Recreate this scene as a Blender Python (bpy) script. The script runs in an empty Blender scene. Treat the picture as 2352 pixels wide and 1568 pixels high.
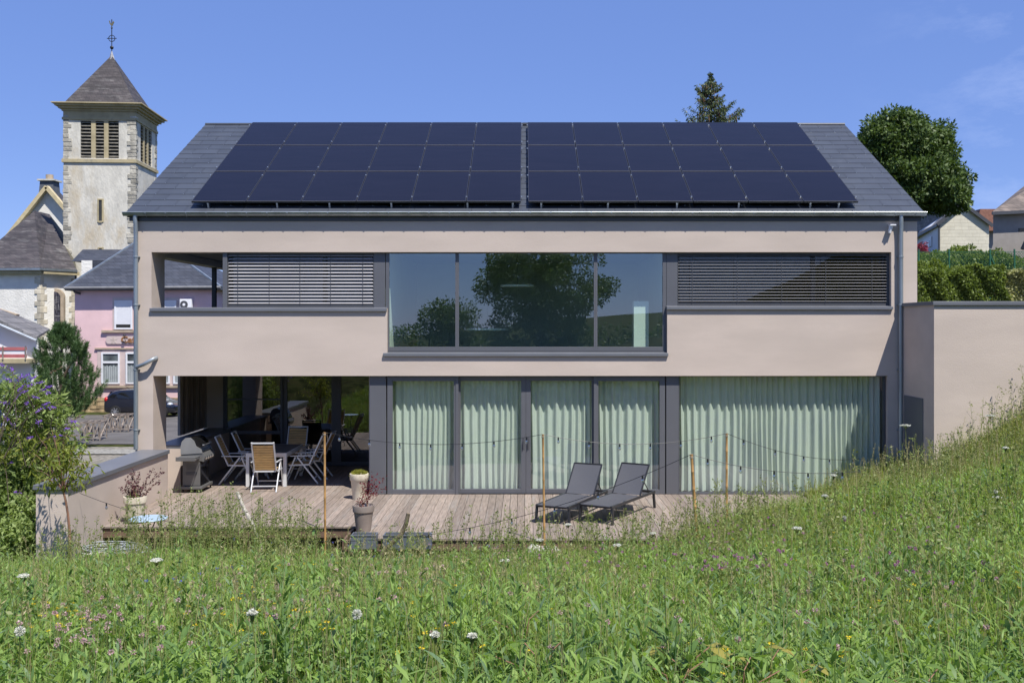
import bpy, math, random
import numpy as np
from mathutils import Vector, Matrix
R = math.radians
random.seed(7)
rng = np.random.default_rng(11)
S = bpy.context.scene
COL = S.collection

# ------------------------------------------------------------------ camera, sky, sun, exposure
F0, CX, CZ, EYE, DF = 2287.0, 1205.0, 745.0, 3.56, 20.8     # focal length, vanishing point (in 2352 px wide picture), eye height, distance to facade
cam = bpy.data.cameras.new('camera'); camo = bpy.data.objects.new('camera', cam); COL.objects.link(camo)
camo.location = (0, -DF, EYE); camo.rotation_euler = (R(90), 0, 0)
cam.sensor_width = 36; cam.lens = 36 * F0 / 2352
cam.shift_x = -(CX - 1176) / 2352; cam.shift_y = -(784 - CZ) / 2352
cam.clip_start = .1; cam.clip_end = 5000
S.camera = camo
SUN = Vector((.69, -1, 2.055)).normalized()
w = bpy.data.worlds.new('World'); S.world = w; w.use_nodes = True
nt = w.node_tree; nt.nodes.clear()
def wn(t, **k):
    n = nt.nodes.new(t)
    for a, b in k.items(): setattr(n, a, b)
    return n
sky = wn('ShaderNodeTexSky', sky_type='NISHITA', sun_disc=False)
sky.sun_elevation = math.asin(SUN.z); sky.sun_rotation = math.atan2(SUN.x, SUN.y)
sky.air_density = .9; sky.dust_density = .05; sky.ozone_density = 2.4; sky.altitude = 900
tintn = wn('ShaderNodeMix', data_type='RGBA', blend_type='MULTIPLY'); tintn.inputs[0].default_value = 1
tintn.inputs[7].default_value = (.94, .94, 1.10, 1)
nt.links.new(sky.outputs[0], tintn.inputs[6])
tc = wn('ShaderNodeTexCoord'); mp = wn('ShaderNodeMapping'); mp.inputs['Scale'].default_value = (3.2, 2.2, 7.5); mp.inputs['Rotation'].default_value = (0, R(28), 0)
no = wn('ShaderNodeTexNoise'); no.inputs['Scale'].default_value = 2.1; no.inputs['Detail'].default_value = 8; no.inputs['Roughness'].default_value = .68
rm = wn('ShaderNodeMapRange'); rm.inputs[1].default_value = .50; rm.inputs[2].default_value = .82
sx = wn('ShaderNodeSeparateXYZ'); rx = wn('ShaderNodeMapRange'); rx.inputs[1].default_value = .30; rx.inputs[2].default_value = .46; rx.inputs[3].default_value = .0; rx.inputs[4].default_value = .26
mu = wn('ShaderNodeMath', operation='MULTIPLY'); cl = wn('ShaderNodeMix', data_type='RGBA'); cl.inputs[7].default_value = (6.2, 6.8, 8.6, 1)
L_ = nt.links.new
L_(tc.outputs['Generated'], mp.inputs[0]); L_(mp.outputs[0], no.inputs['Vector']); L_(no.outputs['Fac'], rm.inputs[0])
L_(tc.outputs['Generated'], sx.inputs[0]); L_(sx.outputs[0], rx.inputs[0]); L_(rm.outputs[0], mu.inputs[0]); L_(rx.outputs[0], mu.inputs[1])
ev_ = wn('ShaderNodeMix', data_type='RGBA'); ev_.inputs[0].default_value = .68; L_(tintn.outputs[2], ev_.inputs[6]); ev_.inputs[7].default_value = (.92, 1.62, 4.15, 1)
L_(mu.outputs[0], cl.inputs[0]); L_(ev_.outputs[2], cl.inputs[6])
bg = wn('ShaderNodeBackground'); bg.inputs[1].default_value = .112
wo = wn('ShaderNodeOutputWorld'); L_(cl.outputs[2], bg.inputs[0]); L_(bg.outputs[0], wo.inputs[0])
sl = bpy.data.lights.new('sun', 'SUN'); sl.energy = 4.2; sl.angle = R(.55); sl.color = (1, .955, .88)
so = bpy.data.objects.new('sun', sl); COL.objects.link(so); so.rotation_euler = (-SUN).to_track_quat('-Z', 'Y').to_euler()
S.view_settings.view_transform = 'Standard'; S.view_settings.look = 'None'
S.view_settings.exposure = 0.62; S.view_settings.gamma = 1
S.cycles.max_bounces = 8; S.cycles.transparent_max_bounces = 16; S.cycles.caustics_reflective = False; S.cycles.caustics_refractive = False

def W(x, y, L):                     # a point of the place, from where it is seen and how far away it is
    return Vector(((x - CX) * L / F0, L - DF, EYE - (y - CZ) * L / F0))
fx = lambda x: (x - CX) / 110.0
fz = lambda y: EYE - (y - CZ) / 110.0

# ------------------------------------------------------------------ materials
def _m(name):
    m = bpy.data.materials.new(name); m.use_nodes = True; t = m.node_tree; t.nodes.clear()
    return m, t, (lambda ty, **k: _mk(t, ty, k)), t.links.new
def _mk(t, ty, k):
    n = t.nodes.new(ty)
    for a, b in k.items(): setattr(n, a, b)
    return n
def c4(c, f=1): return (c[0] * f, c[1] * f, c[2] * f, 1)
def M(name, col, rough=.6, metal=0, var=.12, scale=3, bump=0, bscale=60, bdist=.01, st=(1, 1, 1), col2=None, lo=.35, hi=.65, spec=.5, detail=5, grime=None, gscale=.6, coat=0, sheen=0, attr=False, obj=False, course=0):
    m, t, N, L = _m(name)
    o = N('ShaderNodeOutputMaterial'); b = N('ShaderNodeBsdfPrincipled'); L(b.outputs[0], o.inputs[0])
    b.inputs['Roughness'].default_value = rough; b.inputs['Metallic'].default_value = metal
    b.inputs['Specular IOR Level'].default_value = spec; b.inputs['Coat Weight'].default_value = coat
    if obj: g = N('ShaderNodeTexCoord'); gp = g.outputs['Object']
    else: g = N('ShaderNodeNewGeometry'); gp = g.outputs['Position']
    mp = N('ShaderNodeMapping'); mp.inputs['Scale'].default_value = st; L(gp, mp.inputs[0])
    n1 = N('ShaderNodeTexNoise'); n1.inputs['Scale'].default_value = scale; n1.inputs['Detail'].default_value = detail; L(mp.outputs[0], n1.inputs['Vector'])
    r = N('ShaderNodeMapRange'); r.inputs[1].default_value = lo; r.inputs[2].default_value = hi; L(n1.outputs['Fac'], r.inputs[0])
    mx = N('ShaderNodeMix', data_type='RGBA'); L(r.outputs[0], mx.inputs[0])
    mx.inputs[6].default_value = c4(col, 1 - var); mx.inputs[7].default_value = c4(col2, 1) if col2 else c4(col, 1 + var)
    out = mx.outputs[2]
    if attr:
        a = N('ShaderNodeAttribute', attribute_name='t'); h = N('ShaderNodeMapRange'); h.inputs[3].default_value = 1 - attr; h.inputs[4].default_value = 1 + attr
        L(a.outputs['Fac'], h.inputs[0]); v = N('ShaderNodeVectorMath', operation='SCALE'); L(out, v.inputs[0]); L(h.outputs[0], v.inputs['Scale']); out = v.outputs[0]
    if grime:
        n3 = N('ShaderNodeTexNoise'); n3.inputs['Scale'].default_value = gscale; n3.inputs['Detail'].default_value = 7; n3.inputs['Roughness'].default_value = .7; L(mp.outputs[0], n3.inputs['Vector'])
        r3 = N('ShaderNodeMapRange'); r3.inputs[1].default_value = .52; r3.inputs[2].default_value = .72; L(n3.outputs['Fac'], r3.inputs[0])
        m3 = N('ShaderNodeMix', data_type='RGBA'); L(r3.outputs[0], m3.inputs[0]); L(out, m3.inputs[6]); m3.inputs[7].default_value = c4(grime); out = m3.outputs[2]
    if course:
        sp = N('ShaderNodeSeparateXYZ'); L(gp, sp.inputs[0]); ax = N('ShaderNodeMath', operation='ADD'); L(sp.outputs[0], ax.inputs[0]); L(sp.outputs[1], ax.inputs[1]); cb = N('ShaderNodeCombineXYZ'); L(ax.outputs[0], cb.inputs[0]); L(sp.outputs[2], cb.inputs[1])
        bt = N('ShaderNodeTexBrick'); L(cb.outputs[0], bt.inputs[0]); bt.inputs['Scale'].default_value = 1; bt.inputs['Row Height'].default_value = course; bt.inputs['Brick Width'].default_value = course * 1.7; bt.inputs['Mortar Size'].default_value = course * .07; bt.inputs['Mortar Smooth'].default_value = .4
        bt.inputs['Color1'].default_value = (.78, .78, .8, 1); bt.inputs['Color2'].default_value = (1.25, 1.22, 1.2, 1); bt.inputs['Mortar'].default_value = (.5, .5, .5, 1)
        mm = N('ShaderNodeMix', data_type='RGBA', blend_type='MULTIPLY'); mm.inputs[0].default_value = 1; L(out, mm.inputs[6]); L(bt.outputs[0], mm.inputs[7]); out = mm.outputs[2]
    L(out, b.inputs['Base Color'])
    if bump:
        n2 = N('ShaderNodeTexNoise'); n2.inputs['Scale'].default_value = bscale; n2.inputs['Detail'].default_value = 4; L(mp.outputs[0], n2.inputs['Vector'])
        bp = N('ShaderNodeBump'); bp.inputs['Strength'].default_value = bump; bp.inputs['Distance'].default_value = bdist
        L(n2.outputs['Fac'], bp.inputs['Height']); L(bp.outputs[0], b.inputs['Normal'])
    return m
def FOL(name, a, b_, trans=.4, rough=.5, tr_col=None, cu=.9, c3=None, f3=.16):
    m, t, N, L = _m(name)
    o = N('ShaderNodeOutputMaterial'); p = N('ShaderNodeBsdfPrincipled'); p.inputs['Roughness'].default_value = rough; p.inputs['Specular IOR Level'].default_value = .35
    at = N('ShaderNodeAttribute', attribute_name='t')
    g = N('ShaderNodeNewGeometry'); n1 = N('ShaderNodeTexNoise'); n1.inputs['Scale'].default_value = cu; n1.inputs['Detail'].default_value = 3; L(g.outputs['Position'], n1.inputs['Vector'])
    ad = N('ShaderNodeMath', operation='ADD'); L(at.outputs['Fac'], ad.inputs[0]); L(n1.outputs['Fac'], ad.inputs[1])
    r = N('ShaderNodeMapRange'); r.inputs[1].default_value = .3; r.inputs[2].default_value = 1.25; L(ad.outputs[0], r.inputs[0])
    mx = N('ShaderNodeMix', data_type='RGBA'); mx.inputs[6].default_value = c4(a); mx.inputs[7].default_value = c4(b_); L(r.outputs[0], mx.inputs[0])
    if c3:
        hm = N('ShaderNodeMath', operation='MULTIPLY'); L(at.outputs['Fac'], hm.inputs[0]); hm.inputs[1].default_value = 37.0; fr = N('ShaderNodeMath', operation='FRACT'); L(hm.outputs[0], fr.inputs[0]); lt = N('ShaderNodeMath', operation='LESS_THAN'); L(fr.outputs[0], lt.inputs[0]); lt.inputs[1].default_value = f3
        m0 = mx; mx = N('ShaderNodeMix', data_type='RGBA'); L(lt.outputs[0], mx.inputs[0]); L(m0.outputs[2], mx.inputs[6]); mx.inputs[7].default_value = c4(c3)
    L(mx.outputs[2], p.inputs['Base Color'])
    tl = N('ShaderNodeBsdfTranslucent'); v = N('ShaderNodeMix', data_type='RGBA', blend_type='MULTIPLY'); v.inputs[0].default_value = 1; L(mx.outputs[2], v.inputs[6]); v.inputs[7].default_value = c4(tr_col or (1.3, 1.35, .6)); L(v.outputs[2], tl.inputs[0])
    s = N('ShaderNodeMixShader'); s.inputs[0].default_value = trans; L(p.outputs[0], s.inputs[1]); L(tl.outputs[0], s.inputs[2]); L(s.outputs[0], o.inputs[0])
    return m
def GLASS(name, tint, refl=.25, rough=0, rcol=(1, 1, 1)):
    m, t, N, L = _m(name)
    o = N('ShaderNodeOutputMaterial'); a = N('ShaderNodeBsdfTransparent'); a.inputs[0].default_value = c4(tint)
    g = N('ShaderNodeBsdfGlossy'); g.inputs['Roughness'].default_value = rough; g.inputs[0].default_value = c4(rcol)
    fr = N('ShaderNodeLayerWeight'); fr.inputs[0].default_value = .5; pw = N('ShaderNodeMath', operation='POWER'); L(fr.outputs['Facing'], pw.inputs[0]); pw.inputs[1].default_value = 5
    ad = N('ShaderNodeMapRange'); L(pw.outputs[0], ad.inputs[0]); ad.inputs[3].default_value = refl; ad.inputs[4].default_value = 1
    ge = N('ShaderNodeNewGeometry'); n = N('ShaderNodeTexNoise'); n.inputs['Scale'].default_value = .55; n.inputs['Detail'].default_value = 1; L(ge.outputs['Position'], n.inputs['Vector'])
    bp = N('ShaderNodeBump'); bp.inputs['Strength'].default_value = .12; bp.inputs['Distance'].default_value = .02; L(n.outputs['Fac'], bp.inputs['Height']); L(bp.outputs[0], g.inputs['Normal'])
    s = N('ShaderNodeMixShader'); L(ad.outputs[0], s.inputs[0]); L(a.outputs[0], s.inputs[1]); L(g.outputs[0], s.inputs[2]); L(s.outputs[0], o.inputs[0])
    return m
stucco = M('stucco', (.545, .462, .40), .9, var=.055, grime=(.50, .425, .368), gscale=.5, scale=1.3, bump=.55, bscale=70, bdist=.006, st=(.45, 1, 1.6), spec=.2)
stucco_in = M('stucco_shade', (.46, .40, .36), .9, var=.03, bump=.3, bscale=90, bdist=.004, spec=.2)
slate = M('roof_slate', (.050, .058, .074), .5, var=.08, scale=2.2, bump=.15, bscale=40, attr=.09, grime=(.066, .074, .088), gscale=1.6)
grey = M('grey_aluminium', (.125, .128, .142), .42, metal=.15, var=.04, scale=1.5, bump=.05)
greyd = M('grey_aluminium_dark', (.07, .072, .08), .45, var=.05)
coping_m = M('coping_metal', (.17, .178, .20), .42, metal=.2, var=.07, scale=1.2, st=(1, 1, 1))
zinc = M('zinc', (.35, .39, .415), .42, metal=.7, var=.14, scale=4, st=(1, 1, .3))
black = M('black_metal', (.012, .012, .014), .45, var=.1)
panel_m = M('solar_cell', (.009, .008, .013), .25, var=.14, scale=1.2, spec=.22, st=(1, 1, 40), detail=1)
panel_f = M('panel_frame', (.03, .03, .033), .35)
alu = M('aluminium', (.6, .62, .64), .35, metal=.8)
slat_m = M('blind_slat', (.46, .45, .46), .4, metal=.2, var=.05)
glass_up = GLASS('glass_upper', (.82, .95, .88), .22, rcol=(.88, .97, 1))
glass_lo = GLASS('glass_lower', (.84, .905, .865), .14)
glass_bl = GLASS('glass_behind_blind', (.3, .33, .36), .07)
glass_dk = GLASS('glass_terrace', (.42, .48, .46), .17)
curtain_m = M('curtain_fabric', (.66, .69, .645), .9, var=.04, scale=30, bump=.1, bscale=300, bdist=.002, st=(1, 1, .1))
room_m = M('room_paint', (.72, .72, .70), .9, var=.03)
roomw = M('white_paint', (.78, .79, .77), .7, var=.02)
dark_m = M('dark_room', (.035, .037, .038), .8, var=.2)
deckm = M('deck_wood', (.245, .197, .163), .72, var=.22, scale=4, bump=.35, bscale=40, bdist=.004, st=(9, .6, 9), attr=.26, grime=(.28, .255, .23), gscale=.9)
deckf = M('deck_fascia', (.15, .095, .065), .7, var=.25, scale=6, st=(.5, 4, 6), bump=.2)
clad = M('cladding_wood', (.27, .22, .185), .75, var=.3, scale=5, st=(6, 6, .4), attr=.35, bump=.2)
teak = M('teak_slats', (.62, .40, .16), .55, var=.2, scale=7, st=(1, 8, 8), bump=.1)
chairw = M('chair_metal', (.66, .67, .68), .35, metal=.2, var=.03)
bamboo = M('bamboo', (.42, .24, .09), .5, var=.25, scale=9, st=(1, 1, .6))
oldwood = M('weathered_wood', (.36, .33, .28), .85, var=.35, scale=12, st=(3, 3, .6), bump=.6, bscale=30)
oldwood2 = M('bark_stick', (.19, .15, .10), .85, var=.35, scale=12, st=(3, 3, 1), bump=.6, bscale=30)
potc = M('cream_ceramic', (.60, .54, .43), .55, var=.07, scale=4, grime=(.45, .39, .29), gscale=3)
potb = M('taupe_ceramic', (.23, .19, .165), .6, var=.12, scale=5)
soil = M('soil', (.05, .035, .025), 1, var=.3, scale=30, bump=.5)
mesh_f = M('sling_fabric', (.072, .074, .085), .7, var=.14, scale=140, st=(1, 1, 1), bump=.2, bscale=400, bdist=.001)
loungef = M('lounger_metal', (.035, .036, .041), .4, metal=.3)
grillg = M('grill_grey', (.15, .15, .148), .45, metal=.35, var=.06)
grillb = M('grill_black', (.012, .012, .013), .12, var=.1)
steel = M('steel', (.55, .54, .52), .28, metal=.9)
bluep = M('pale_blue_paint', (.38, .50, .62), .4, var=.08, scale=8)
bulbg = GLASS('bulb_glass', (.9, .9, .88), .42)
stone_m = M('stone', (.52, .49, .43), .85, var=.18, scale=8, bump=.5, bscale=30)
hose_m = M('grey_hose', (.33, .36, .38), .5, var=.1)
plant_box = M('trough_metal', (.12, .135, .16), .5, var=.15, scale=5)
tower_m = M('tower_render', (.60, .575, .50), .95, var=.12, scale=1.6, bump=.8, bscale=7, bdist=.04, st=(1, 1, .45), grime=(.50, .42, .29), gscale=.45, spec=.1)
church_w = M('church_render', (.80, .775, .71), .95, var=.06, scale=1.2, bump=.7, bscale=8, bdist=.04, spec=.1)
quoin_m = M('sandstone', (.42, .395, .33), .95, var=.25, scale=1.8, bump=.9, bscale=5, bdist=.06, attr=.3, spec=.1)
cornice_m = M('cornice_stone', (.44, .37, .22), .9, var=.18, scale=1.2, bump=.4, bscale=8, grime=(.25, .23, .17), gscale=1.2)
oldslate = M('old_slate', (.052, .045, .046), .75, var=.3, scale=1.1, bump=.6, bscale=5, bdist=.05, st=(.6, .6, 3.5), grime=(.15, .145, .14), gscale=1.3, course=.24)
oldslate2 = M('mossy_slate', (.115, .105, .07), .85, var=.3, scale=1.3, bump=.6, bscale=5, bdist=.05, st=(.6, .6, 3.5), grime=(.17, .15, .09), gscale=.9, course=.24)
cafeslate = M('blue_slate', (.042, .048, .064), .6, var=.2, scale=1.4, bump=.5, bscale=6, bdist=.03, st=(.8, .8, 4), grime=(.065, .07, .085), gscale=2.2, course=.22)
pink = M('pink_render', (.73, .51, .51), .9, var=.06, scale=.9, bump=.3, bscale=12, grime=(.64, .45, .46), gscale=.6)
cream = M('window_surround', (.58, .47, .44), .85, var=.06)
tan_m = M('sill_stone', (.40, .32, .23), .85, var=.12)
white = M('white_plastic', (.78, .79, .81), .5, var=.03)
whiter = M('white_render', (.74, .75, .76), .9, var=.05, scale=.8, bump=.3, bscale=8)
redband = M('red_band', (.44, .13, .13), .7, var=.1)
brown_t = M('brown_letter', (.32, .15, .055), .5)
rust = M('rusty_steel', (.22, .18, .15), .8, var=.35, scale=12, grime=(.40, .38, .36), gscale=2.5)
carp = M('car_paint', (.008, .009, .016), .16, var=.05, coat=1)
carg = M('car_glass', (.01, .011, .012), .05, var=.05, spec=.8)
tyre = M('rubber', (.015, .015, .015), .8)
rim = M('alloy', (.5, .51, .52), .3, metal=.8)
redl = M('tail_lamp', (.45, .012, .01), .2)
headl = M('headlamp', (.6, .63, .66), .1, metal=.4)
asph = M('asphalt', (.105, .098, .092), .9, var=.18, scale=.9, bump=.3, bscale=60)
cobble = M('cobbles', (.21, .19, .155), .9, var=.35, scale=7, bump=.9, bscale=9, bdist=.05, st=(1, .6, 1), grime=(.13, .13, .07), gscale=1.2)
basest = M('rubble_stone', (.34, .25, .14), .9, var=.35, scale=2.5, bump=.6, bscale=5, attr=.35)
groundm = M('meadow_soil', (.032, .045, .014), 1, var=.4, scale=2.5, bump=.8, bscale=25, bdist=.05, col2=(.075, .085, .028), spec=.05, grime=(.085, .075, .032), gscale=1.1)
yshing = M('yellow_shingle', (.66, .62, .50), .85, var=.05, scale=2, attr=.05)
roofg = M('grey_tile', (.17, .165, .165), .75, var=.25, scale=1.2, bump=.3, bscale=4, bdist=.05, course=.28)
roofb = M('brown_tile', (.16, .13, .11), .8, var=.25, scale=1.5, bump=.3, bscale=5, bdist=.05, course=.3)
redt = M('red_tile', (.24, .11, .075), .8, var=.2)
wallb = M('beige_wall', (.30, .275, .25), .9, var=.06)
wiregreen = M('green_wire', (.03, .13, .07), .5)
bark = M('bark', (.085, .062, .045), .95, var=.35, scale=9, bump=.8, bscale=20, bdist=.02, st=(2, 2, .5))
barkr = M('reddish_bark', (.23, .12, .075), .8, var=.3, scale=14, st=(2, 2, .6))
bronze = M('weathered_bronze', (.22, .19, .10), .5, metal=.5)
stain_m = M('stained_glass', (.05, .045, .055), .3, var=.8, scale=3.5, st=(3, 3, 1.2))
# ------------------------------------------------------------------ object helpers
ORG = {}
def tag(o, label, cat, group=None, kind=None):
    if label: o['label'] = label
    if cat: o['category'] = cat
    if group: o['group'] = group
    if kind: o['kind'] = kind
    return o
def thing(name, label, cat, loc=(0, 0, 0), rz=0, group=None):
    o = bpy.data.objects.new(name, None); COL.objects.link(o); o.location = loc; o.rotation_euler = (0, 0, rz); o.empty_display_size = .3
    return tag(o, label, cat, group)
def root_mat(p):
    while p.parent: p = p.parent
    return Matrix.Translation(p.location) @ p.rotation_euler.to_matrix().to_4x4()
def link(me, name, parent, world):
    o = bpy.data.objects.new(name, me); COL.objects.link(o)
    if parent is not None:
        if world: me.transform(root_mat(parent).inverted())
        o.parent = parent
    return o
class MB:
    def __init__(s): s.v = []; s.f = []; s.t = []
    def add(s, vs, fs, t=None):
        b = len(s.v); s.v += [tuple(v) for v in vs]; s.f += [tuple(i + b for i in f) for f in fs]; s.t += [random.random() if t is None else t] * len(vs); return s
    def box(s, x0, y0, z0, x1, y1, z1, t=None):
        x0, x1 = min(x0, x1), max(x0, x1); y0, y1 = min(y0, y1), max(y0, y1); z0, z1 = min(z0, z1), max(z0, z1)
        return s.add([(x0, y0, z0), (x1, y0, z0), (x1, y1, z0), (x0, y1, z0), (x0, y0, z1), (x1, y0, z1), (x1, y1, z1), (x0, y1, z1)],
              [(0, 3, 2, 1), (4, 5, 6, 7), (0, 1, 5, 4), (1, 2, 6, 5), (2, 3, 7, 6), (3, 0, 4, 7)], t)
    def bar(s, a, b, w, d=None, up=(0, 0, 1), t=None):     # a square-section bar from a to b
        a, b = Vector(a), Vector(b); d = d or w; ax = (b - a).normalized(); u = Vector(up)
        if abs(ax.dot(u)) > .98: u = Vector((0, 1, 0))
        s1 = ax.cross(u).normalized() * w / 2; s2 = ax.cross(s1).normalized() * d / 2
        vs = [p + i * s1 + j * s2 for p in (a, b) for i, j in ((-1, -1), (1, -1), (1, 1), (-1, 1))]
        return s.add(vs, [(3, 2, 1, 0), (4, 5, 6, 7), (0, 1, 5, 4), (1, 2, 6, 5), (2, 3, 7, 6), (3, 0, 4, 7)], t)
    def tube(s, pts, r, n=8, cap=True):
        pts = [Vector(p) for p in pts]; rs = r if isinstance(r, (list, tuple)) else [r] * len(pts); vs = []
        pu = None
        for i, p in enumerate(pts):
            d = (pts[min(i + 1, len(pts) - 1)] - pts[max(i - 1, 0)]).normalized()
            if pu is None: pu = Vector((0, 0, 1)) if abs(d.z) < .9 else Vector((1, 0, 0))
            a = d.cross(pu).normalized(); b = d.cross(a).normalized(); pu = -b if False else a.cross(d)
            for k in range(n):
                q = 2 * math.pi * k / n; vs.append(p + (a * math.cos(q) + b * math.sin(q)) * rs[i])
        fs = [(i * n + k, i * n + (k + 1) % n, (i + 1) * n + (k + 1) % n, (i + 1) * n + k) for i in range(len(pts) - 1) for k in range(n)]
        if cap: fs += [tuple(range(n)), tuple(reversed(range((len(pts) - 1) * n, len(pts) * n)))]
        return s.add(vs, fs)
    def lathe(s, prof, c=(0, 0, 0), n=24, cap=True):
        c = Vector(c); vs = [c + Vector((r * math.cos(2 * math.pi * k / n), r * math.sin(2 * math.pi * k / n), z)) for r, z in prof for k in range(n)]
        fs = [(i * n + k, i * n + (k + 1) % n, (i + 1) * n + (k + 1) % n, (i + 1) * n + k) for i in range(len(prof) - 1) for k in range(n)]
        if cap: fs += [tuple(reversed(range(n))), tuple(range((len(prof) - 1) * n, len(prof) * n))]
        return s.add(vs, fs)
    def ball(s, c, r, n=8, m=6, sz=1, jit=0):
        c = Vector(c); vs = [c + Vector((0, 0, -r * sz))]
        for i in range(1, m):
            a = math.pi * i / m - math.pi / 2
            for k in range(n):
                q = 2 * math.pi * k / n; j = 1 + random.uniform(-jit, jit)
                vs.append(c + Vector((r * math.cos(a) * math.cos(q), r * math.cos(a) * math.sin(q), r * sz * math.sin(a))) * j if jit == 0 else c + Vector((r * math.cos(a) * math.cos(q) * j, r * math.cos(a) * math.sin(q) * j, r * sz * math.sin(a) * j)))
        vs.append(c + Vector((0, 0, r * sz))); T = len(vs) - 1
        fs = [(0, 1 + (k + 1) % n, 1 + k) for k in range(n)] + [(1 + i * n + k, 1 + i * n + (k + 1) % n, 1 + (i + 1) * n + (k + 1) % n, 1 + (i + 1) * n + k) for i in range(m - 2) for k in range(n)]
        fs += [(1 + (m - 2) * n + k, 1 + (m - 2) * n + (k + 1) % n, T) for k in range(n)]
        return s.add(vs, fs)
    def prism(s, poly, d, t=None):                          # closed polygon swept by vector d
        n = len(poly); d = Vector(d); vs = [Vector(p) for p in poly] + [Vector(p) + d for p in poly]
        return s.add(vs, [tuple(range(n)), tuple(reversed(range(n, 2 * n)))] + [(i, i + n, (i + 1) % n + n, (i + 1) % n) for i in range(n)], t)
    def build(s, name, mat, parent=None, world=True, smooth=False, bevel=0):
        me = bpy.data.meshes.new(name); me.from_pydata(s.v, [], s.f); me.update()
        a = me.attributes.new('t', 'FLOAT', 'POINT'); a.data.foreach_set('value', s.t)
        me.materials.append(mat)
        bm_fix(me)
        if smooth: me.shade_smooth(); me.set_sharp_from_angle(angle=R(40))
        o = link(me, name, parent, world)
        if bevel:
            b = o.modifiers.new('bevel', 'BEVEL'); b.width = bevel; b.segments = 2; b.limit_method = 'ANGLE'
        return o
import bmesh
def bm_fix(me):
    b = bmesh.new(); b.from_mesh(me); bmesh.ops.recalc_face_normals(b, faces=b.faces); b.to_mesh(me); b.free()
def npmesh(name, V, Q, mat, parent=None, t=None, world=True):
    V = np.asarray(V, dtype=np.float32).reshape(-1, 3); Q = np.asarray(Q, dtype=np.int32)
    me = bpy.data.meshes.new(name); me.vertices.add(len(V)); me.vertices.foreach_set('co', V.ravel())
    k = Q.shape[1]; me.loops.add(Q.size); me.loops.foreach_set('vertex_index', Q.ravel()); me.polygons.add(len(Q))
    me.polygons.foreach_set('loop_start', np.arange(0, Q.size, k, dtype=np.int32)); me.update(calc_edges=True)
    if t is not None:
        a = me.attributes.new('t', 'FLOAT', 'POINT'); a.data.foreach_set('value', np.asarray(t, dtype=np.float32))
    me.materials.append(mat); return link(me, name, parent, world)
def unit(a): return a / (np.linalg.norm(a, axis=-1, keepdims=True) + 1e-9)
def leafgeo(P, ln, asp=.45, zb=0., zspread=1., D=None, fold=.0, t=None):   # pointed leaves: rhombus cards
    n = len(P); ln = np.broadcast_to(np.asarray(ln, float), (n,))[:, None]
    if D is None: D = rng.normal(size=(n, 3)) * [1, 1, zspread] + [0, 0, zb]
    D = unit(D); s = unit(np.cross(D, rng.normal(size=(n, 3)))); nn = np.cross(D, s)
    V = np.stack([P, P + D * ln * .45 + s * ln * asp / 2 + nn * ln * fold, P + D * ln, P + D * ln * .45 - s * ln * asp / 2 + nn * ln * fold], 1)
    T = np.repeat(rng.random(n) if t is None else t, 4)
    return V.reshape(-1, 3), np.arange(n * 4).reshape(n, 4), T
def bladegeo(P, h, wd, lean, secs=(1, .85, .1), curve=1.6, az=None, t=None):  # ribbons that bend outward; secs = width at each section
    n = len(P); k = len(secs); az = rng.random(n) * 2 * np.pi if az is None else az
    d = np.stack([np.cos(az), np.sin(az), np.zeros(n)], 1); sa = az + np.pi / 2 + rng.normal(size=n) * .5
    s = np.stack([np.cos(sa), np.sin(sa), rng.normal(size=n) * .15], 1); V = np.zeros((n, k, 2, 3))
    for i, q in enumerate(secs):
        u = i / (k - 1); c = P + d * (lean * h * u ** curve)[:, None] + np.array([0, 0, 1]) * (h * u * (1 - .35 * lean * u))[:, None]
        V[:, i, 0] = c - s * (wd * q / 2)[:, None]; V[:, i, 1] = c + s * (wd * q / 2)[:, None]
    b = np.arange(n)[:, None] * (2 * k); Q = np.concatenate([b + np.array([2 * i, 2 * i + 1, 2 * i + 3, 2 * i + 2]) for i in range(k - 1)], 0)
    T = np.repeat(rng.random(n) if t is None else t, 2 * k)
    return V.reshape(-1, 3), Q, T
def merge(*gs):
    V, Q, T, b = [], [], [], 0
    for v, q, t in gs: V.append(v); Q.append(q + b); T.append(t); b += len(v)
    return np.concatenate(V), np.concatenate(Q), np.concatenate(T)
def dup(o, loc=None, rz=None, label=None, parent=None, group=None):
    c = o.copy(); COL.objects.link(c)
    if parent is not None: c.parent = parent
    if loc is not None: c.location = loc
    if rz is not None: c.rotation_euler = (0, 0, rz)
    if label: c['label'] = label
    if group: c['group'] = group
    for ch in list(o.children): dup(ch, parent=c)
    return c

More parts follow.
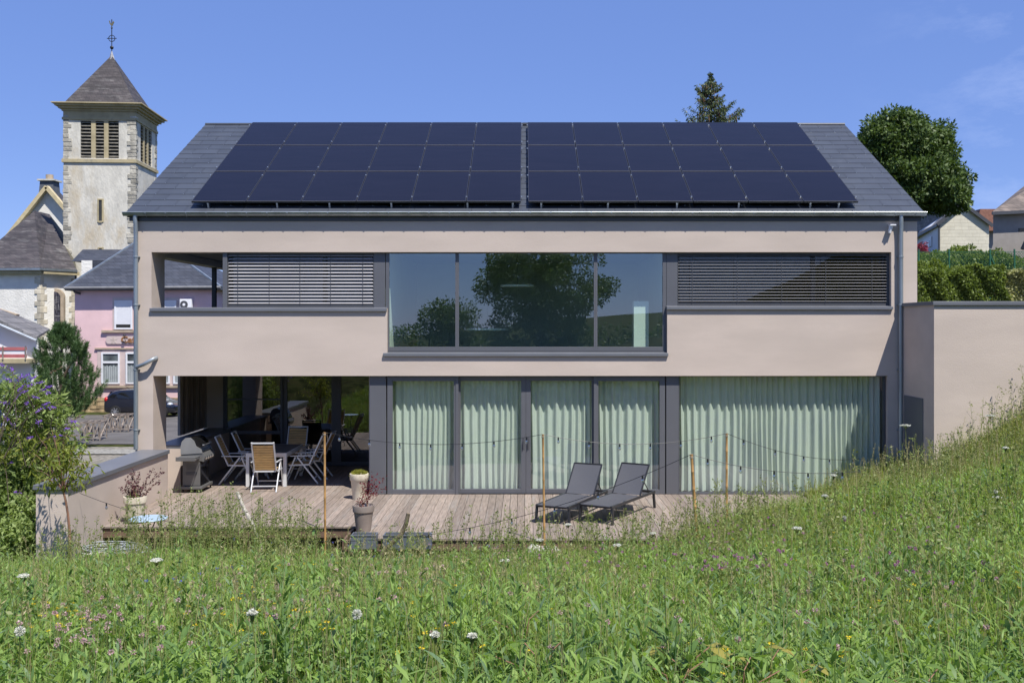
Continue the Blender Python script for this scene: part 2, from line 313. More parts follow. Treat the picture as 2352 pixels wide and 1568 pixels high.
# ------------------------------------------------------------------ the lie of the land
def sst(a, b, x): u = np.clip((x - a) / (b - a), 0, 1); return u * u * (3 - 2 * u)
def H(X, Y):
    X = np.asarray(X, float); Y = np.asarray(Y, float); L = Y + DF
    base = np.where(L < 5, 1.75 + .05 * (5 - L), 1.75 - .183 * (L - 5)); base = np.where(L > 17, -.42, base)
    base = np.maximum(base, -.42)
    xr = np.maximum(X - 2, 0); s1 = .13 * xr ** 1.15; s2 = .30 * np.maximum(X - 4.4, 0); b = sst(16.2, 17.0, L)
    s1 = s1 + .40 * sst(.4, 3.3, X) * (1 + .12 * np.clip(X - 3.6, 0, 4)) * sst(9.5, 14.5, L)
    h = base + s1 * (1 - b) + s2 * b + .33 * np.maximum(X - 7.4, 0)
    h = np.where(X > 20, np.minimum(h, 6), h)
    h += (.07 * np.sin(X * 1.3 + Y * .7) + .045 * np.sin(X * 2.9 - Y * 1.9)) * sst(17.2, 15.5, L)
    hl = -.85 - .018 * np.clip(L - 18, 0, 33)                       # down to the street on the left
    h = h + (np.minimum(hl, h) - h) * sst(-7.3, -9.0, X) * sst(6, 14, L)
    h = np.where(X < -8, np.where(L > 18, hl, h), h)
    hr = 3.7 + .1 * np.clip(L - 25, 0, 90)                      # up the hill on the right behind the annex
    h = np.where(L > 24.2, hl + (hr - hl) * sst(-4, 9, X), h)
    inside = (X > -8.05) & (X < 8.1) & (Y > .15) & (Y < 10); h = np.where(inside, -.55, h)
    q = sst(-22, -48, Y); h = h * (1 - q) + q * (1.2 + 1.8 * sst(6, 26, X))      # behind the camera
    far = sst(-150, -420, Y); h = h * (1 - far) + far * (-4 + 8 * np.sin(X * .006 + 1) + 6 * np.sin(X * .017))
    return h
def h1(x, y): return float(H(x, y))
def hit(xd, yd, above=0., lo=3.5, hi=24):                           # the spot of ground seen in a given direction
    for L in np.arange(lo, hi, .05):
        p = W(xd, yd, L)
        if p.z <= h1(p.x, p.y) + above: return p
    return W(xd, yd, 15)
gx = np.concatenate([np.linspace(-900, -60, 22), np.arange(-55, -12, 1.5), np.arange(-11.5, 14, .25), np.arange(14.5, 60, 1.5), np.linspace(65, 900, 22)])
gy = np.concatenate([np.linspace(-900, -60, 26), np.arange(-58, -22, 1.5), np.arange(-21.5, 5, .25), np.arange(5.5, 60, 1.5), np.linspace(65, 900, 16)])
GX, GY = np.meshgrid(gx, gy); GZ = H(GX, GY); nx, ny = len(gx), len(gy)
ii = (np.arange(ny - 1)[:, None] * nx + np.arange(nx - 1)[None]).ravel()
g = npmesh('ground', np.stack([GX, GY, GZ], -1).reshape(-1, 3), np.stack([ii, ii + 1, ii + nx + 1, ii + nx], 1), groundm)
g['kind'] = 'structure'
for p in g.data.polygons: p.use_smooth = True
def sheet(name, x0, x1, y0, y1, dz, mat, step=1.0):
    xs = np.arange(x0, x1 + .01, step); ys = np.arange(y0, y1 + .01, step); A, B = np.meshgrid(xs, ys); n = len(xs)
    i = (np.arange(len(ys) - 1)[:, None] * n + np.arange(n - 1)[None]).ravel()
    o = npmesh(name, np.stack([A, B, H(A, B) + dz], -1).reshape(-1, 3), np.stack([i, i + 1, i + n + 1, i + n], 1), mat); o['kind'] = 'structure'; return o
sheet('road', -60, -9, 19, 34.8, .03, asph); sheet('pavement', -30, -9, 9, 18, .02, cobble)
sheet('path', -30, -9, 15.2, 16.8, .06, M('pale_cobbles', (.25, .24, .21), .9, var=.35, scale=8, bump=.9, bscale=9, bdist=.04), .4)
# ------------------------------------------------------------------ the house
house = thing('house', 'modern two storey house with mauve beige render and dark slate roof covered in solar panels', 'house', (0, 0, 0))
XL, XR = -8.13, 8.20; ZT, ZU, ZS, ZC, ZL = 5.86, fz(579), fz(708), fz(811), fz(863)
b = MB()
b.box(XL, 0, ZU, XR, .35, ZT)
b.box(XL, 0, ZS, -7.795, .76, ZU); b.box(XL, .35, ZU, -7.795, .76, ZT)
b.box(XL, 0, ZL, fx(889), .35, ZS); b.box(fx(889), 0, ZL, fx(1532.6), .35, ZC); b.box(fx(1532.6), 0, ZL, XR, .35, fz(704))
b.box(fx(2047.6), 0, fz(704), XR, .35, ZU)
b.box(fx(2039), 0, -.7, XR, .35, ZL)
b.box(XL, 0, -.9, -7.76, .76, ZL)
b.box(XL, .35, ZL, XL + .3, 10, ZS - .05)                    # left gable below the loggia opening
b.box(XL, 6.2, ZS - .05, XL + .3, 10, ZU); b.box(XL, .76, ZU - .05, XL + .3, 10, ZT)
b.box(XL, 4.4, -1.6, XL + .3, 10, ZL); b.box(XL + .3, 4.4, -.3, -7.6, 4.6, ZL)
b.box(XR - .3, .35, -.7, XR, 10, ZT); b.box(XL, 10, -1.6, XR, 10.3, ZT)
b.prism([(XL, .2, ZT), (XL, 9.9, ZT), (XL, 4.85, 8.5)], (.3, 0, 0)); b.prism([(XR - .3, .2, ZT), (XR - .3, 9.9, ZT), (XR - .3, 4.85, 8.5)], (.3, 0, 0))
wall = b.build('wall', stucco, house)
b = MB()                                                     # left side parapet of the covered terrace
b.box(-7.97, .76, -1.6, -7.45, 4.4, .87); b.build('parapet', stucco, house)
MB().box(-8.0, .77, .87, -7.41, 4.39, .95).build('parapet_coping', coping_m, house, bevel=.006)
b = MB(); y = 2.5; i = 0                                     # vertical boards at the side
while y < 4.35:
    b.box(-8.12, y, .96, -8.06 + .012 * (i % 2), y + .15, ZL); y += .165; i += 1
b.build('wood_cladding', clad, house)
# floors, rooms
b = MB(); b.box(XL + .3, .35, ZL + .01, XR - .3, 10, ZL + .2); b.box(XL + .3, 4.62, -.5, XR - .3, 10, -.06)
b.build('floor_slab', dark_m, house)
b = MB(); b.box(-6.25, .3, ZL + .2, -6.13, 9.9, ZT - .4); b.box(-2.8, 5.6, 2.7, 7.9, 5.7, ZU + .12); b.box(-6.1, 5.6, 2.7, -2.8, 5.7, ZU + .12)
b.box(-6.2, .36, ZU + .1, XR - .3, 9.9, ZU + .2); b.build('interior_wall', room_m, house)
b = MB(); b.box(XL + .3, .76, ZU + .1, -6.26, 9.9, ZU + .2); b.build('loggia_ceiling', M('loggia_board', (.13, .125, .125), .8), house)
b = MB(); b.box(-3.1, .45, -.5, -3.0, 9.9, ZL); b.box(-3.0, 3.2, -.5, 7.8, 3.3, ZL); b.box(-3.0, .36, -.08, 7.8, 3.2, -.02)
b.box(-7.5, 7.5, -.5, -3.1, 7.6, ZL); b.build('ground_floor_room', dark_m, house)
MB().box(-7.9, .8, ZL - .02, -3.3, 4.3, ZL).build('terrace_soffit', M('soffit', (.34, .33, .32), .8), house)
b = MB(); p = W(1473, 745, 21.35); b.box(p.x - .16, p.y, ZL + .2, p.x + .16, p.y + .3, fz(690)); b.build('white_cabinet', roomw, house)
MB().box(-2.98, .36, ZL + .2, -2.86, 5.6, ZU + .1).build('side_wall', roomw, house); MB().box(3.0, .36, ZL + .2, 3.1, 5.6, ZU + .1).build('side_wall', roomw, house)
# loggia post + grey posts and panels
MB().box(-8.02, 4.72, ZS - .2, -7.92, 4.82, ZU).build('loggia_post', black, house)
for q in ((509.4, .05, ZS, 519.5, .16, ZU), (857, .10, ZS, 883, .22, ZU), (1532.6, .10, fz(704), 1558, .22, ZU), (847, .10, 0.002, 885, .24, ZL), (1532, .10, 0.002, 1561, .24, ZL)):
    MB().box(fx(q[0]), q[1], q[2], fx(q[3]), q[4], q[5]).build('grey_panel', grey, house, bevel=.004)
# sills
def sill(x0, x1, z, parent):
    s = MB(); s.prism([(x0, -.055, z - .012), (x0, .12, z + .012), (x0, .12, z - .055), (x0, -.035, z - .072), (x0, -.055, z - .072)], (x1 - x0, 0, 0)); return s.build('sill', coping_m, parent, bevel=.003)
def frame(parent, x0, x1, z0, z1, y, wl, wr, wt, wb, d=.07, m=grey, name='frame'):
    s = MB(); s.box(x0, y, z0, x0 + wl, y + d, z1); s.box(x1 - wr, y, z0, x1, y + d, z1)
    s.box(x0 + wl, y, z1 - wt, x1 - wr, y + d, z1); s.box(x0 + wl, y, z0, x1 - wr, y + d, z0 + wb); return s.build(name, m, parent, bevel=.003)
def pane(parent, x0, x1, z0, z1, y, m): return MB().add([(x0, y, z0), (x1, y, z0), (x1, y, z1), (x0, y, z1)], [(0, 1, 2, 3)]).build('pane', m, parent)
# upper middle window: three lights, slightly recessed
for k, (a, c, l, r) in enumerate(((884.5, 1049, .07, .038), (1049, 1369, .038, .038), (1369, 1532, .038, .075))):
    win = frame(house, fx(a), fx(c), ZC + .01, ZU, .10, l, r, .02, .12, name='window'); pane(win, fx(a) + l, fx(c) - r, ZC + .13, ZU - .02, .13, glass_up)
MB().box(fx(886), .085, ZC + .012, fx(1530), .10, ZC + .05).build('window_rail', greyd, house)
sill(fx(880.5), fx(1534.5), ZC + .012, house); sill(fx(345), fx(888.5), ZS + .012, house); sill(fx(1531), fx(2050), fz(703), house)
MB().box(fx(347), .13, ZS - .06, fx(519), .34, ZS + .006).build('loggia_coping', coping_m, house)
# blinds with dark windows behind
def blindset(x0, x1, z0, z1, n, tilt, y=.13, depth=.08, drop=.0, cam_=.010):
    wn_ = frame(house, x0, x1, z0, z1, .24, .06, .06, .05, .10, m=greyd, name='window'); pane(wn_, x0 + .06, x1 - .06, z0 + .1, z1 - .05, .28, glass_bl)
    mid = x0 + (x1 - x0) * .655; MB().box(mid - .04, .235, z0, mid + .04, .31, z1).build('mullion', greyd, wn_)
    bl = MB(); zz = z1 - .05
    for k in range(n):
        z = z1 - .06 - (z1 - .06 - z0 - .11 - drop) * k / (n - 1); a = []
        for j in range(5):
            u = (j / 4 - .5); a.append((y + u * depth * math.cos(tilt), z + u * depth * math.sin(tilt) + cam_ * (1 - 4 * u * u)))
        vs = [(x, p, q) for x in (x0 + .01, x1 - .01) for p, q in a] + [(x, p, q - .003) for x in (x0 + .01, x1 - .01) for p, q in a]
        bl.add(vs, [(j, j + 1, 6 + j, 5 + j) for j in range(4)] + [(10 + j, 15 + j, 16 + j, 11 + j) for j in range(4)] + [(0, 5, 15, 10), (4, 14, 19, 9)])
    bo = bl.build('blind', slat_m, wn_)
    c = MB()
    for q in (.07, .285, .495, .705, .925):
        xx = x0 + (x1 - x0) * q; c.box(xx - .004, y - depth / 2 - .003, z0 + .08, xx + .004, y - depth / 2 + .001, z1)
    c.box(x0 + .01, y - .03, z1 - .05, x1 - .01, y + .05, z1); c.box(x0 + .002, y - .03, z0, x0 + .018, y + .05, z1); c.box(x1 - .018, y - .03, z0, x1 - .002, y + .05, z1)
    c.box(x0 + .02, y - .02, z0 + .015, x1 - .02, y + .03, z0 + .075); c.build('blind_guide', greyd, wn_)
blindset(fx(519.5), fx(857), ZS + .01, ZU, 15, R(26), depth=.075)
blindset(fx(1558), fx(2043), fz(703), ZU, 16, R(7), depth=.08, cam_=.003)
MB().box(fx(2043), .1, fz(703), fx(2047.6), .3, ZU).build('blind_reveal', greyd, house)
# lower sliding doors
yb, yt = 0.004, ZL
D = [(887.6, 1049, .11, .066), (1049, 1208, .066, .10), (1208, 1368, .10, .066), (1368, 1529.5, .066, .115)]
for k, (a, c, l, r) in enumerate(D):
    yy = .10 if k in (0, 3) else .17
    w_ = frame(house, fx(a) + .002, fx(c) - .002, yb, yt - .02, yy, l, r, .095, .095, name='glass_door'); pane(w_, fx(a) + l, fx(c) - r, .10, yt - .11, yy + .035, glass_lo)
    if k in (1, 2):
        xh = fx(1208) + (-.05 if k == 1 else .05); s = MB(); s.box(xh - .006, yy - .05, .98, xh + .006, yy - .035, 1.12); s.box(xh - .006, yy - .04, 1.105, xh + .006, yy + .01, 1.12); s.box(xh - .02, yy - .006, .93, xh + .02, yy, 1.18); s.build('handle', greyd, w_)
MB().box(fx(1049) - .03, .085, yb, fx(1049) + .03, .165, yt).build('door_post', grey, house, bevel=.003); MB().box(fx(1368) - .03, .085, yb, fx(1368) + .03, .165, yt).build('door_post', grey, house, bevel=.003)
w_ = frame(house, fx(1561), fx(2039), yb, yt, .10, .015, .055, .02, .045, name='window', m=greyd); pane(w_, fx(1561) + .015, fx(2033.3), .045, yt - .02, .13, glass_lo)
MB().box(fx(1561), .09, .004, fx(2033), .11, .04).build('window_rail', grey, house)
# terrace glazing at the back
Y4 = 4.3
tg = frame(house, -7.60, -6.10, .0, ZL, Y4, .10, .06, .09, .1, m=greyd, name='window'); pane(tg, -7.5, -6.16, .1, ZL - .09, Y4 + .03, glass_dk); MB().box(-7.5, Y4 - .01, .80, -6.16, Y4 + .07, .88).build('transom', greyd, tg); MB().box(-7.5, Y4, 1.66, -6.16, Y4 + .05, 1.69).build('transom', greyd, tg)
for a, c, l, r in ((-6.10, -4.76, .1, .12), (-4.76, -3.25, .12, .1)):
    tg = frame(house, a, c, .0, ZL, Y4 + .05, l, r, .09, .09, m=greyd, name='glass_door'); pane(tg, a + l, c - r, .09, ZL - .09, Y4 + .08, glass_dk)
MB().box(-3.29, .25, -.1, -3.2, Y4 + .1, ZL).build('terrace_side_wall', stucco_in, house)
# roof
EY, EZ, RY, RZ = -.03, 5.90, 5.14, 8.766; RX0, RX1 = -8.31, 8.33
n_ = Vector((0, -(RZ - EZ), RY - EY)).normalized(); up = Vector((0, RY - EY, RZ - EZ)).normalized(); SL = math.hypot(RY - EY, RZ - EZ)
def rp(x, s, n=0): return Vector((x, EY, EZ)) + up * s + n_ * n
b = MB()
b.prism([rp(RX0, 0, -.02), rp(RX0, SL, -.02), (RX0, 10.31, EZ), (RX0, 10.31, EZ - .12), (RX0, 10.0, EZ - .12), rp(RX0, SL - .2, -.24), rp(RX0, .25, -.14), rp(RX0, 0, -.12)], (RX1 - RX0, 0, 0))
roof = b.build('roof', greyd, house)
b = MB(); nc = 18; cs = SL / nc; tw = .60
for r_ in range(nc):
    s0 = r_ * cs; x = RX0 - (tw / 2 if r_ % 2 else 0); k = 0
    while x < RX1:
        xa, xb = max(x + .003, RX0), min(x + tw - .003, RX1)
        if xb - xa > .02:
            j = random.uniform(0, .003)
            lo_, hi_ = .009 + j, .003
            b.add([rp(xa, s0, lo_), rp(xb, s0, lo_), rp(xb, s0 + cs + .02, hi_), rp(xa, s0 + cs + .02, hi_), rp(xa, s0, lo_ - .010), rp(xb, s0, lo_ - .010)], [(0, 1, 2, 3), (4, 5, 1, 0)])
        x += tw
b.build('roof_slates', slate, roof)
b = MB()
for r_ in range(1, nc):
    x = RX0 + (tw / 2 if r_ % 2 else 0)
    while x < RX1: b.box(x - .006, rp(x, r_ * cs).y - .012, rp(x, r_ * cs, .018).z - .006, x + .006, rp(x, r_ * cs).y, rp(x, r_ * cs, .018).z + .004); x += tw
b.build('slate_hooks', alu, roof)
b = MB(); b.tube([rp(RX0, SL - .02, .01), rp(RX1, SL - .02, .01)], .035, 8); b.build('ridge_cap', slate, roof, smooth=True)
b = MB(); b.box(RX0 + .06, -.022, EZ - .185, RX1 - .06, -.002, EZ - .06); b.build('fascia', greyd, house)
# gutter: open half round
def halfpipe(x0, x1, yc, zc, r, th=.004):
    s = MB(); n = 10; vs = []
    for x in (x0, x1):
        for k in range(n + 1):
            a = math.pi + math.pi * k / n; vs.append((x, yc + r * math.cos(a), zc + r * math.sin(a)))
        for k in range(n + 1):
            a = math.pi + math.pi * k / n; vs.append((x, yc + (r - th) * math.cos(a), zc + (r - th) * math.sin(a)))
    m = 2 * (n + 1); fs = [(k, k + 1, m + k + 1, m + k) for k in range(n)] + [(n + 1 + k, m + n + 1 + k, m + n + 2 + k, n + 2 + k) for k in range(n)]
    fs += [(0, m, m + n + 1, n + 1), (n, 2 * n + 1, m + 2 * n + 1, m + n)] + [tuple(range(n + 1)), tuple(range(m, m + n + 1))]
    s.add(vs, fs); s.tube([(x0, yc - r, zc), (x1, yc - r, zc)], .011, 6); return s
GY_, GZ_ = -.10, EZ - .015
gt = halfpipe(RX0 - .03, RX1 + .01, GY_, GZ_, .075).build('gutter', zinc, house, smooth=True)
br = []; x = RX0 + .45
while x < RX1:
    s = MB(); s.tube([(x, GY_ + .076 * math.cos(math.pi + math.pi * k / 8), GZ_ + .079 * math.sin(math.pi + math.pi * k / 8)) for k in range(9)], .009, 5); s.box(x - .012, GY_ - .086, GZ_ - .02, x + .012, GY_ - .078, GZ_ + .004); s.build('gutter_bracket', zinc, gt); x += .42
# downpipes
def pipe(x, z0, parent):
    s = MB(); s.tube([(x, GY_, GZ_ - .06), (x, GY_, GZ_ - .14), (x + .005, -.09, GZ_ - .24), (x + .005, -.08, GZ_ - .36), (x + .005, -.075, GZ_ - .5), (x + .005, -.075, z0)], .046, 12)
    o = s.build('downpipe', zinc, parent, smooth=True)
    for z in (4.95, 3.95, 2.6, 1.35):
        if z > z0: s = MB(); s.lathe([(.048, 0), (.055, .005), (.055, .03), (.048, .035)], (x + .005, -.075, z), 12); s.box(x - .06, -.05, z + .008, x + .07, 0, z + .028); s.build('pipe_collar', zinc, o)
    return o
dpl = pipe(fx(314.5), .96, house); pipe(fx(2066), .3, house)
s = MB(); s.tube([(fx(318), -.10, fz(842)), (fx(335), -.13, fz(836)), (fx(348), -.14, fz(829)), (fx(356), -.10, fz(824)), (fx(359), .0, fz(822))], [.04, .04, .042, .044, .046], 12); s.build('overflow_spout', zinc, dpl, smooth=True)
# solar panels
glint_m = M('frame_glint_paint', (.26, .25, .25), .45, metal=.3)  # paler than the panel frame: light caught on its edge, put into the colour
PB, PP = .20, 1.797
proto = None
for side, xs in ((0, [-6.985 + 1.153 * k for k in range(6)]), (1, [.078 + 1.155 * k for k in range(6)])):
    for x in xs:
        for r_ in range(3):
            s0 = PB + r_ * PP; x1_ = x + 1.14; s1 = s0 + 1.783; n0, n1 = .125, .16
            s = MB(); s.add([rp(x + .012, s0 + .012, n1), rp(x1_ - .012, s0 + .012, n1), rp(x1_ - .012, s1 - .012, n1), rp(x + .012, s1 - .012, n1)], [(0, 1, 2, 3)])
            po = s.build('solar_panel', panel_m, house)
            s = MB(); e = .012
            for a, c in (((x, s0), (x1_, s0 + e)), ((x, s1 - e), (x1_, s1)), ((x, s0 + e), (x + e, s1 - e)), ((x1_ - e, s0 + e), (x1_, s1 - e))):
                v = [rp(*q) for q in ((a[0], a[1], n0), (c[0], a[1], n0), (c[0], c[1], n0), (a[0], c[1], n0), (a[0], a[1], n1 + .002), (c[0], a[1], n1 + .002), (c[0], c[1], n1 + .002), (a[0], c[1], n1 + .002))]
                s.add(v, [(0, 3, 2, 1), (4, 5, 6, 7), (0, 1, 5, 4), (1, 2, 6, 5), (2, 3, 7, 6), (3, 0, 4, 7)])
            s.build('panel_frame', panel_f, po); s = MB(); s.bar(rp(x + .01, s0 + .003, n1 + .004), rp(x1_ - .01, s0 + .003, n1 + .004), .012, .006); s.build('edge_glint', glint_m, po)  # last bar is a painted glint along the lower frame edge
            s = MB()
            for sc in (s0 + .25, s1 - .25):
                for q in ((x - .012,) if x != xs[-1] else (x - .012, x1_ + .014)):
                    p = rp(q, sc, n1 + .004); s.box(p.x - .013, p.y - .02, p.z - .006, p.x + .013, p.y + .02, p.z + .012)
            s.build('panel_clamp', alu, po)
for x0, x1 in ((-6.98, -.07), (.07, 6.99)):
    b = MB(); 
    for r_ in range(3):
        for q in (.25, 1.48): b.bar(rp(x0, PB + r_ * PP + q, .10), rp(x1, PB + r_ * PP + q, .10), .04)
    b.build('mounting_rail', black, house)
for x in (-6.65, -5.2, -4.1, -2.8, -1.2, -.25, .35, 1.75, 3.2, 4.5, 6.0, 6.6): MB().bar(rp(x, PB + .02, .0), rp(x, PB + .02, .125), .035).build('roof_hook', alu, house)
MB().box(-.06, 5.0, RZ - .03, .08, 5.28, RZ + .02).build('ridge_vent', greyd, roof)
# outdoor lamp by the right downpipe
lp = MB(); q = Vector((fx(2042), -.08, fz(525))); lp.tube([(q.x - .01, 0, q.z - .04), (q.x - .01, -.09, q.z - .03)], .02, 8); lp.tube([(q.x - .02, -.09, q.z - .10), (q.x + .01, -.10, q.z + .05)], [.03, .045], 10); lp.box(q.x - .03, -.17, q.z + .05, q.x + .09, -.05, q.z + .075)
lp.build('security_lamp', white, house, smooth=True)
# annex with its side door
ax0, ay0, az = 7.87, -1.66, fz(745) + (745 - 701) / 119.5
b = MB(); b.box(ax0, ay0, -.5, 24, 6, az); an = b.build('annex', stucco, house)
MB().box(ax0 - .035, ay0 - .04, az, 24.05, 6.05, az + .075).build('annex_coping', coping_m, an, bevel=.006)
b = MB(); b.box(ax0 - .015, -1.15, 0, ax0 + .02, -.18, fz(745) - 1.37 - .09); b.build('annex_door', grey, an)
# left garden wall stepping out towards the meadow
gw = thing('garden_wall', 'low rendered wall with grey sheet metal coping running out from the left pillar', 'wall', (-7.7, -2.3, -1.2))
MB().box(-7.97, -4.56, -1.6, -7.45, -.002, .87).build('wall_body', stucco, gw); MB().box(-8.01, -4.60, .87, -7.41, -.004, .95).build('coping', coping_m, gw, bevel=.006)
# deck
dk = thing('wooden_deck', 'weathered hardwood deck of long boards in front of the glass doors', 'deck', (0, -2, 0))
b = MB(); x = -7.44; i = 0
while x < 7.8:
    y0 = -3.25 if x < -3.0 else -4.25
    y1 = 4.3 if x < -3.4 else .10
    b.box(x, y0, -.028, x + .138, y1, 0); x += .146
b.build('deck_boards', deckm, dk)
b = MB(); b.box(-7.44, -3.22, -.20, -3.05, -3.17, -.03); b.box(-3.0, -4.22, -.2, 7.6, -4.17, -.03); b.box(-3.04, -4.2, -.2, -3.0, -3.2, -.03); b.build('deck_fascia', deckf, dk)
b = MB(); 
for q in range(12): b.box(-7.3 + q * 1.25, -3.1, -.5, -7.2 + q * 1.25, 0, -.032)
b.build('deck_joist', deckf, dk)
# curtains: each behind one pane
def curtain(x0, x1, label, seed, hang=True):
    r_ = random.Random(seed); n = int((x1 - x0) / .012); prof = []; ph = 0
    for k in range(n + 1):
        x = x0 + (x1 - x0) * k / n; ph += .012 * 2 * math.pi / .135 * (1 + .25 * math.sin(x * 3.1 + seed))
        prof.append((x, .042 * math.sin(ph) + .012 * math.sin(ph * .37 + seed)))
    zs = [0.03, .5, 1.0, 1.5, 2.0, ZL - .03]; vs = []
    for z in zs:
        f = .75 + .35 * (ZL - z) / ZL
        for k, (x, d) in enumerate(prof): vs.append((x + .02 * math.sin(z * 1.7 + k * .05) * (ZL - z) / ZL, .335 + d * f + .008 * math.sin(z * 3 + k * .1), z))
    m = n + 1; fs = [(j * m + k, j * m + k + 1, (j + 1) * m + k + 1, (j + 1) * m + k) for j in range(len(zs) - 1) for k in range(n)]
    o = MB(); o.add(vs, fs, .5); c = o.build('curtain', curtain_m, None, smooth=True); tag(c, label, 'curtain', 'pale curtains behind the ground floor glass'); return c
curtain(fx(893), fx(1046), 'pale curtain behind the leftmost ground floor glass pane', 1)
curtain(fx(1052), fx(1203), 'pale curtain behind the second glass door, left of the two door handles', 2)
curtain(fx(1213), fx(1364), 'pale curtain right of the two door handles, behind a bamboo pole', 3)
curtain(fx(1372), fx(1524), 'pale curtain behind the glass door by the sun loungers', 4)
curtain(fx(1562), fx(2034), 'very wide pale curtain behind the large right hand picture window', 5)
# two ceiling lamps of the upper room
for i, (x, y, L, rr, lb) in enumerate(((1188, 659, 22.2, .38, 'flat round pendant lamp hanging high behind the upper middle window'), (1119, 758, 22.4, .48, 'flat lit disc pendant hanging low behind the upper middle window'))):
    p = W(x, y, L); t_ = thing('pendant_lamp', lb, 'lamp', p, group='pendant lamps in the upper room')
    MB().lathe([(.01, 0), (rr, 0), (rr, .04), (.01, .05)], (0, 0, 0), 32).build('lamp_disc', roomw, t_, world=False); MB().tube([(0, 0, .05), (0, 0, ZU + .09 - p.z)], .006, 5).build('cord', black, t_, world=False)
# ------------------------------------------------------------------ terrace furniture
def make_chair(label):
    t = thing('garden_chair', label, 'chair', group='reclining chairs round the terrace table')
    w2 = .25
    s = MB(); s.box(-w2 + .03, -.20, .42, w2 - .03, .28, .445); 
    s = MB()
    for k in range(7): y = -.19 + k * .068; s.box(-w2 + .035, y, .425, w2 - .035, y + .06, .445)
    s.build('seat', teak, t, world=False)
    ax = Vector((0, -.30, .66)).normalized(); o = Vector((0, -.20, .43)); s = MB(); nn = Vector((0, .66, .3)).normalized()
    for k in range(10):
        c = o + ax * (.055 + k * .061); vs = []
        for dz in (-.0255, .0255):
            for dn in (-.008, .008):
                for sx in (-1, 1): vs.append(c + ax * dz + nn * dn + Vector((sx * (w2 - .04), 0, 0)))
        s.add(vs, [(0, 1, 3, 2), (4, 6, 7, 5), (0, 4, 5, 1), (2, 3, 7, 6), (0, 2, 6, 4), (1, 5, 7, 3)])
    bk = s.build('backrest', teak, t, world=False)
    s = MB()
    for sx in (-1, 1): s.bar(o + Vector((sx * (w2 - .02), 0, 0)), o + ax * .70 + Vector((sx * (w2 - .02), 0, 0)), .028, .03)
    s.bar(o + ax * .685 + Vector((-w2 + .03, 0, 0)), o + ax * .685 + Vector((w2 - .03, 0, 0)), .03, .028); s.bar(o + Vector((-w2 + .03, 0, -.01)), o + Vector((w2 - .03, 0, -.01)), .035, .03)
    s.build('back_frame', chairw, t, world=False)
    for sx in (-1, 1):
        x = sx * (w2 + .015)
        MB().bar((x, .10, .60), (x, .36, 0), .022, .032).build('leg', chairw, t, world=False); MB().bar((x, .06, .60), (x, -.40, 0), .022, .032).build('leg', chairw, t, world=False)
        MB().bar((x, -.34, .635), (x, .22, .625), .035, .02).build('armrest', chairw, t, world=False)
        MB().bar((x, -.20, .43), (x, .24, .42), .02, .03).build('seat_rail', chairw, t, world=False)
    s = MB(); s.bar((-w2, .30, .14), (w2, .30, .14), .022); s.bar((-w2, -.32, .12), (w2, -.32, .12), .022); s.build('stretcher', chairw, t, world=False)
    return t
ch = make_chair('teak slatted garden chair in full sun, its back turned to the meadow')
ch.location = (-5.56, .72, 0); ch.rotation_euler = (0, 0, R(3))
dup(ch, (-6.42, 1.62, 0), R(-86), 'front chair of the pair on the left side of the table')
dup(ch, (-6.30, 2.45, 0), R(-84), 'rear chair of the pair on the left side of the table')
dup(ch, (-5.04, 1.72, 0), R(94), 'front chair of the pair on the right side of the table')
dup(ch, (-4.92, 2.35, 0), R(88), 'rear chair of the pair on the right side of the table')
dup(ch, (-5.55, 3.15, 0), R(180), 'shaded chair at the far end of the table, facing the meadow')
tb = thing('garden_table', 'rectangular garden table with pale metal legs and dark top', 'table', (-5.68, 1.9, 0))
b = MB()
for k in range(8): b.box(-.42, -.80 + k * .2, .715, .42, -.80 + k * .2 + .19, .74)
b.build('table_top', M('table_slats', (.13, .115, .105), .5, var=.15), tb, world=False)
b = MB(); b.box(-.45, -.83, .65, .45, -.80, .738); b.box(-.45, .80, .65, .45, .83, .738); b.box(-.45, -.80, .65, -.42, .80, .738); b.box(.42, -.80, .65, .45, .80, .738); b.build('table_frame', chairw, tb, world=False)
for x in (-.41, .41):
    for y in (-.79, .79): MB().box(x - .035, y - .035, 0, x + .035, y + .035, .65).build('leg', chairw, tb, world=False)
# barbecue, its front turned to the right
gr = thing('gas_barbecue', 'grey gas barbecue with closed domed lid by the left terrace wall', 'barbecue', (-7.05, .62, 0))
gr.scale = (.76, .85, 1.09)
# local: x depth (front = +x), y width
g_ = lambda *a, **k: None
b = MB(); b.box(-.27, -.36, .13, .22, .36, .70); b.build('cabinet', grillg, gr, world=False, bevel=.01)
b = MB(); b.box(.22, -.34, .14, .235, -.01, .68); b.build('door', grillb, gr, world=False); MB().box(.22, .01, .14, .235, .34, .68).build('door', grillb, gr, world=False)
b = MB(); b.box(-.30, -.44, .07, .30, .44, .125); b.build('base_shelf', grillg, gr, world=False, bevel=.01)
for x in (-.25, .25):
    for y in (-.38, .38): b = MB(); b.tube([(x - .012, y, .035), (x + .012, y, .035)], .034, 12); b.build('caster', tyre, gr, world=False)
b = MB()
for k in range(5): b.box(-.16, -.366, .45 + k * .022, .1, -.36, .456 + k * .022)
b.box(-.17, -.385, .34, .12, -.36, .40); b.build('vent_slots', greyd, gr, world=False)
prof = [(-.30, .74), (-.31, .88), (-.27, .99), (-.18, 1.055), (-.04, 1.065), (.08, 1.03), (.19, .95), (.27, .83), (.29, .77)]
lid_m = M('lid_grey', (.27, .27, .265), .4, metal=.3)
lid = MB().prism([(x, -.37, z) for x, z in prof], (0, .74, 0)).build('lid', grillb, gr, world=False, smooth=True)
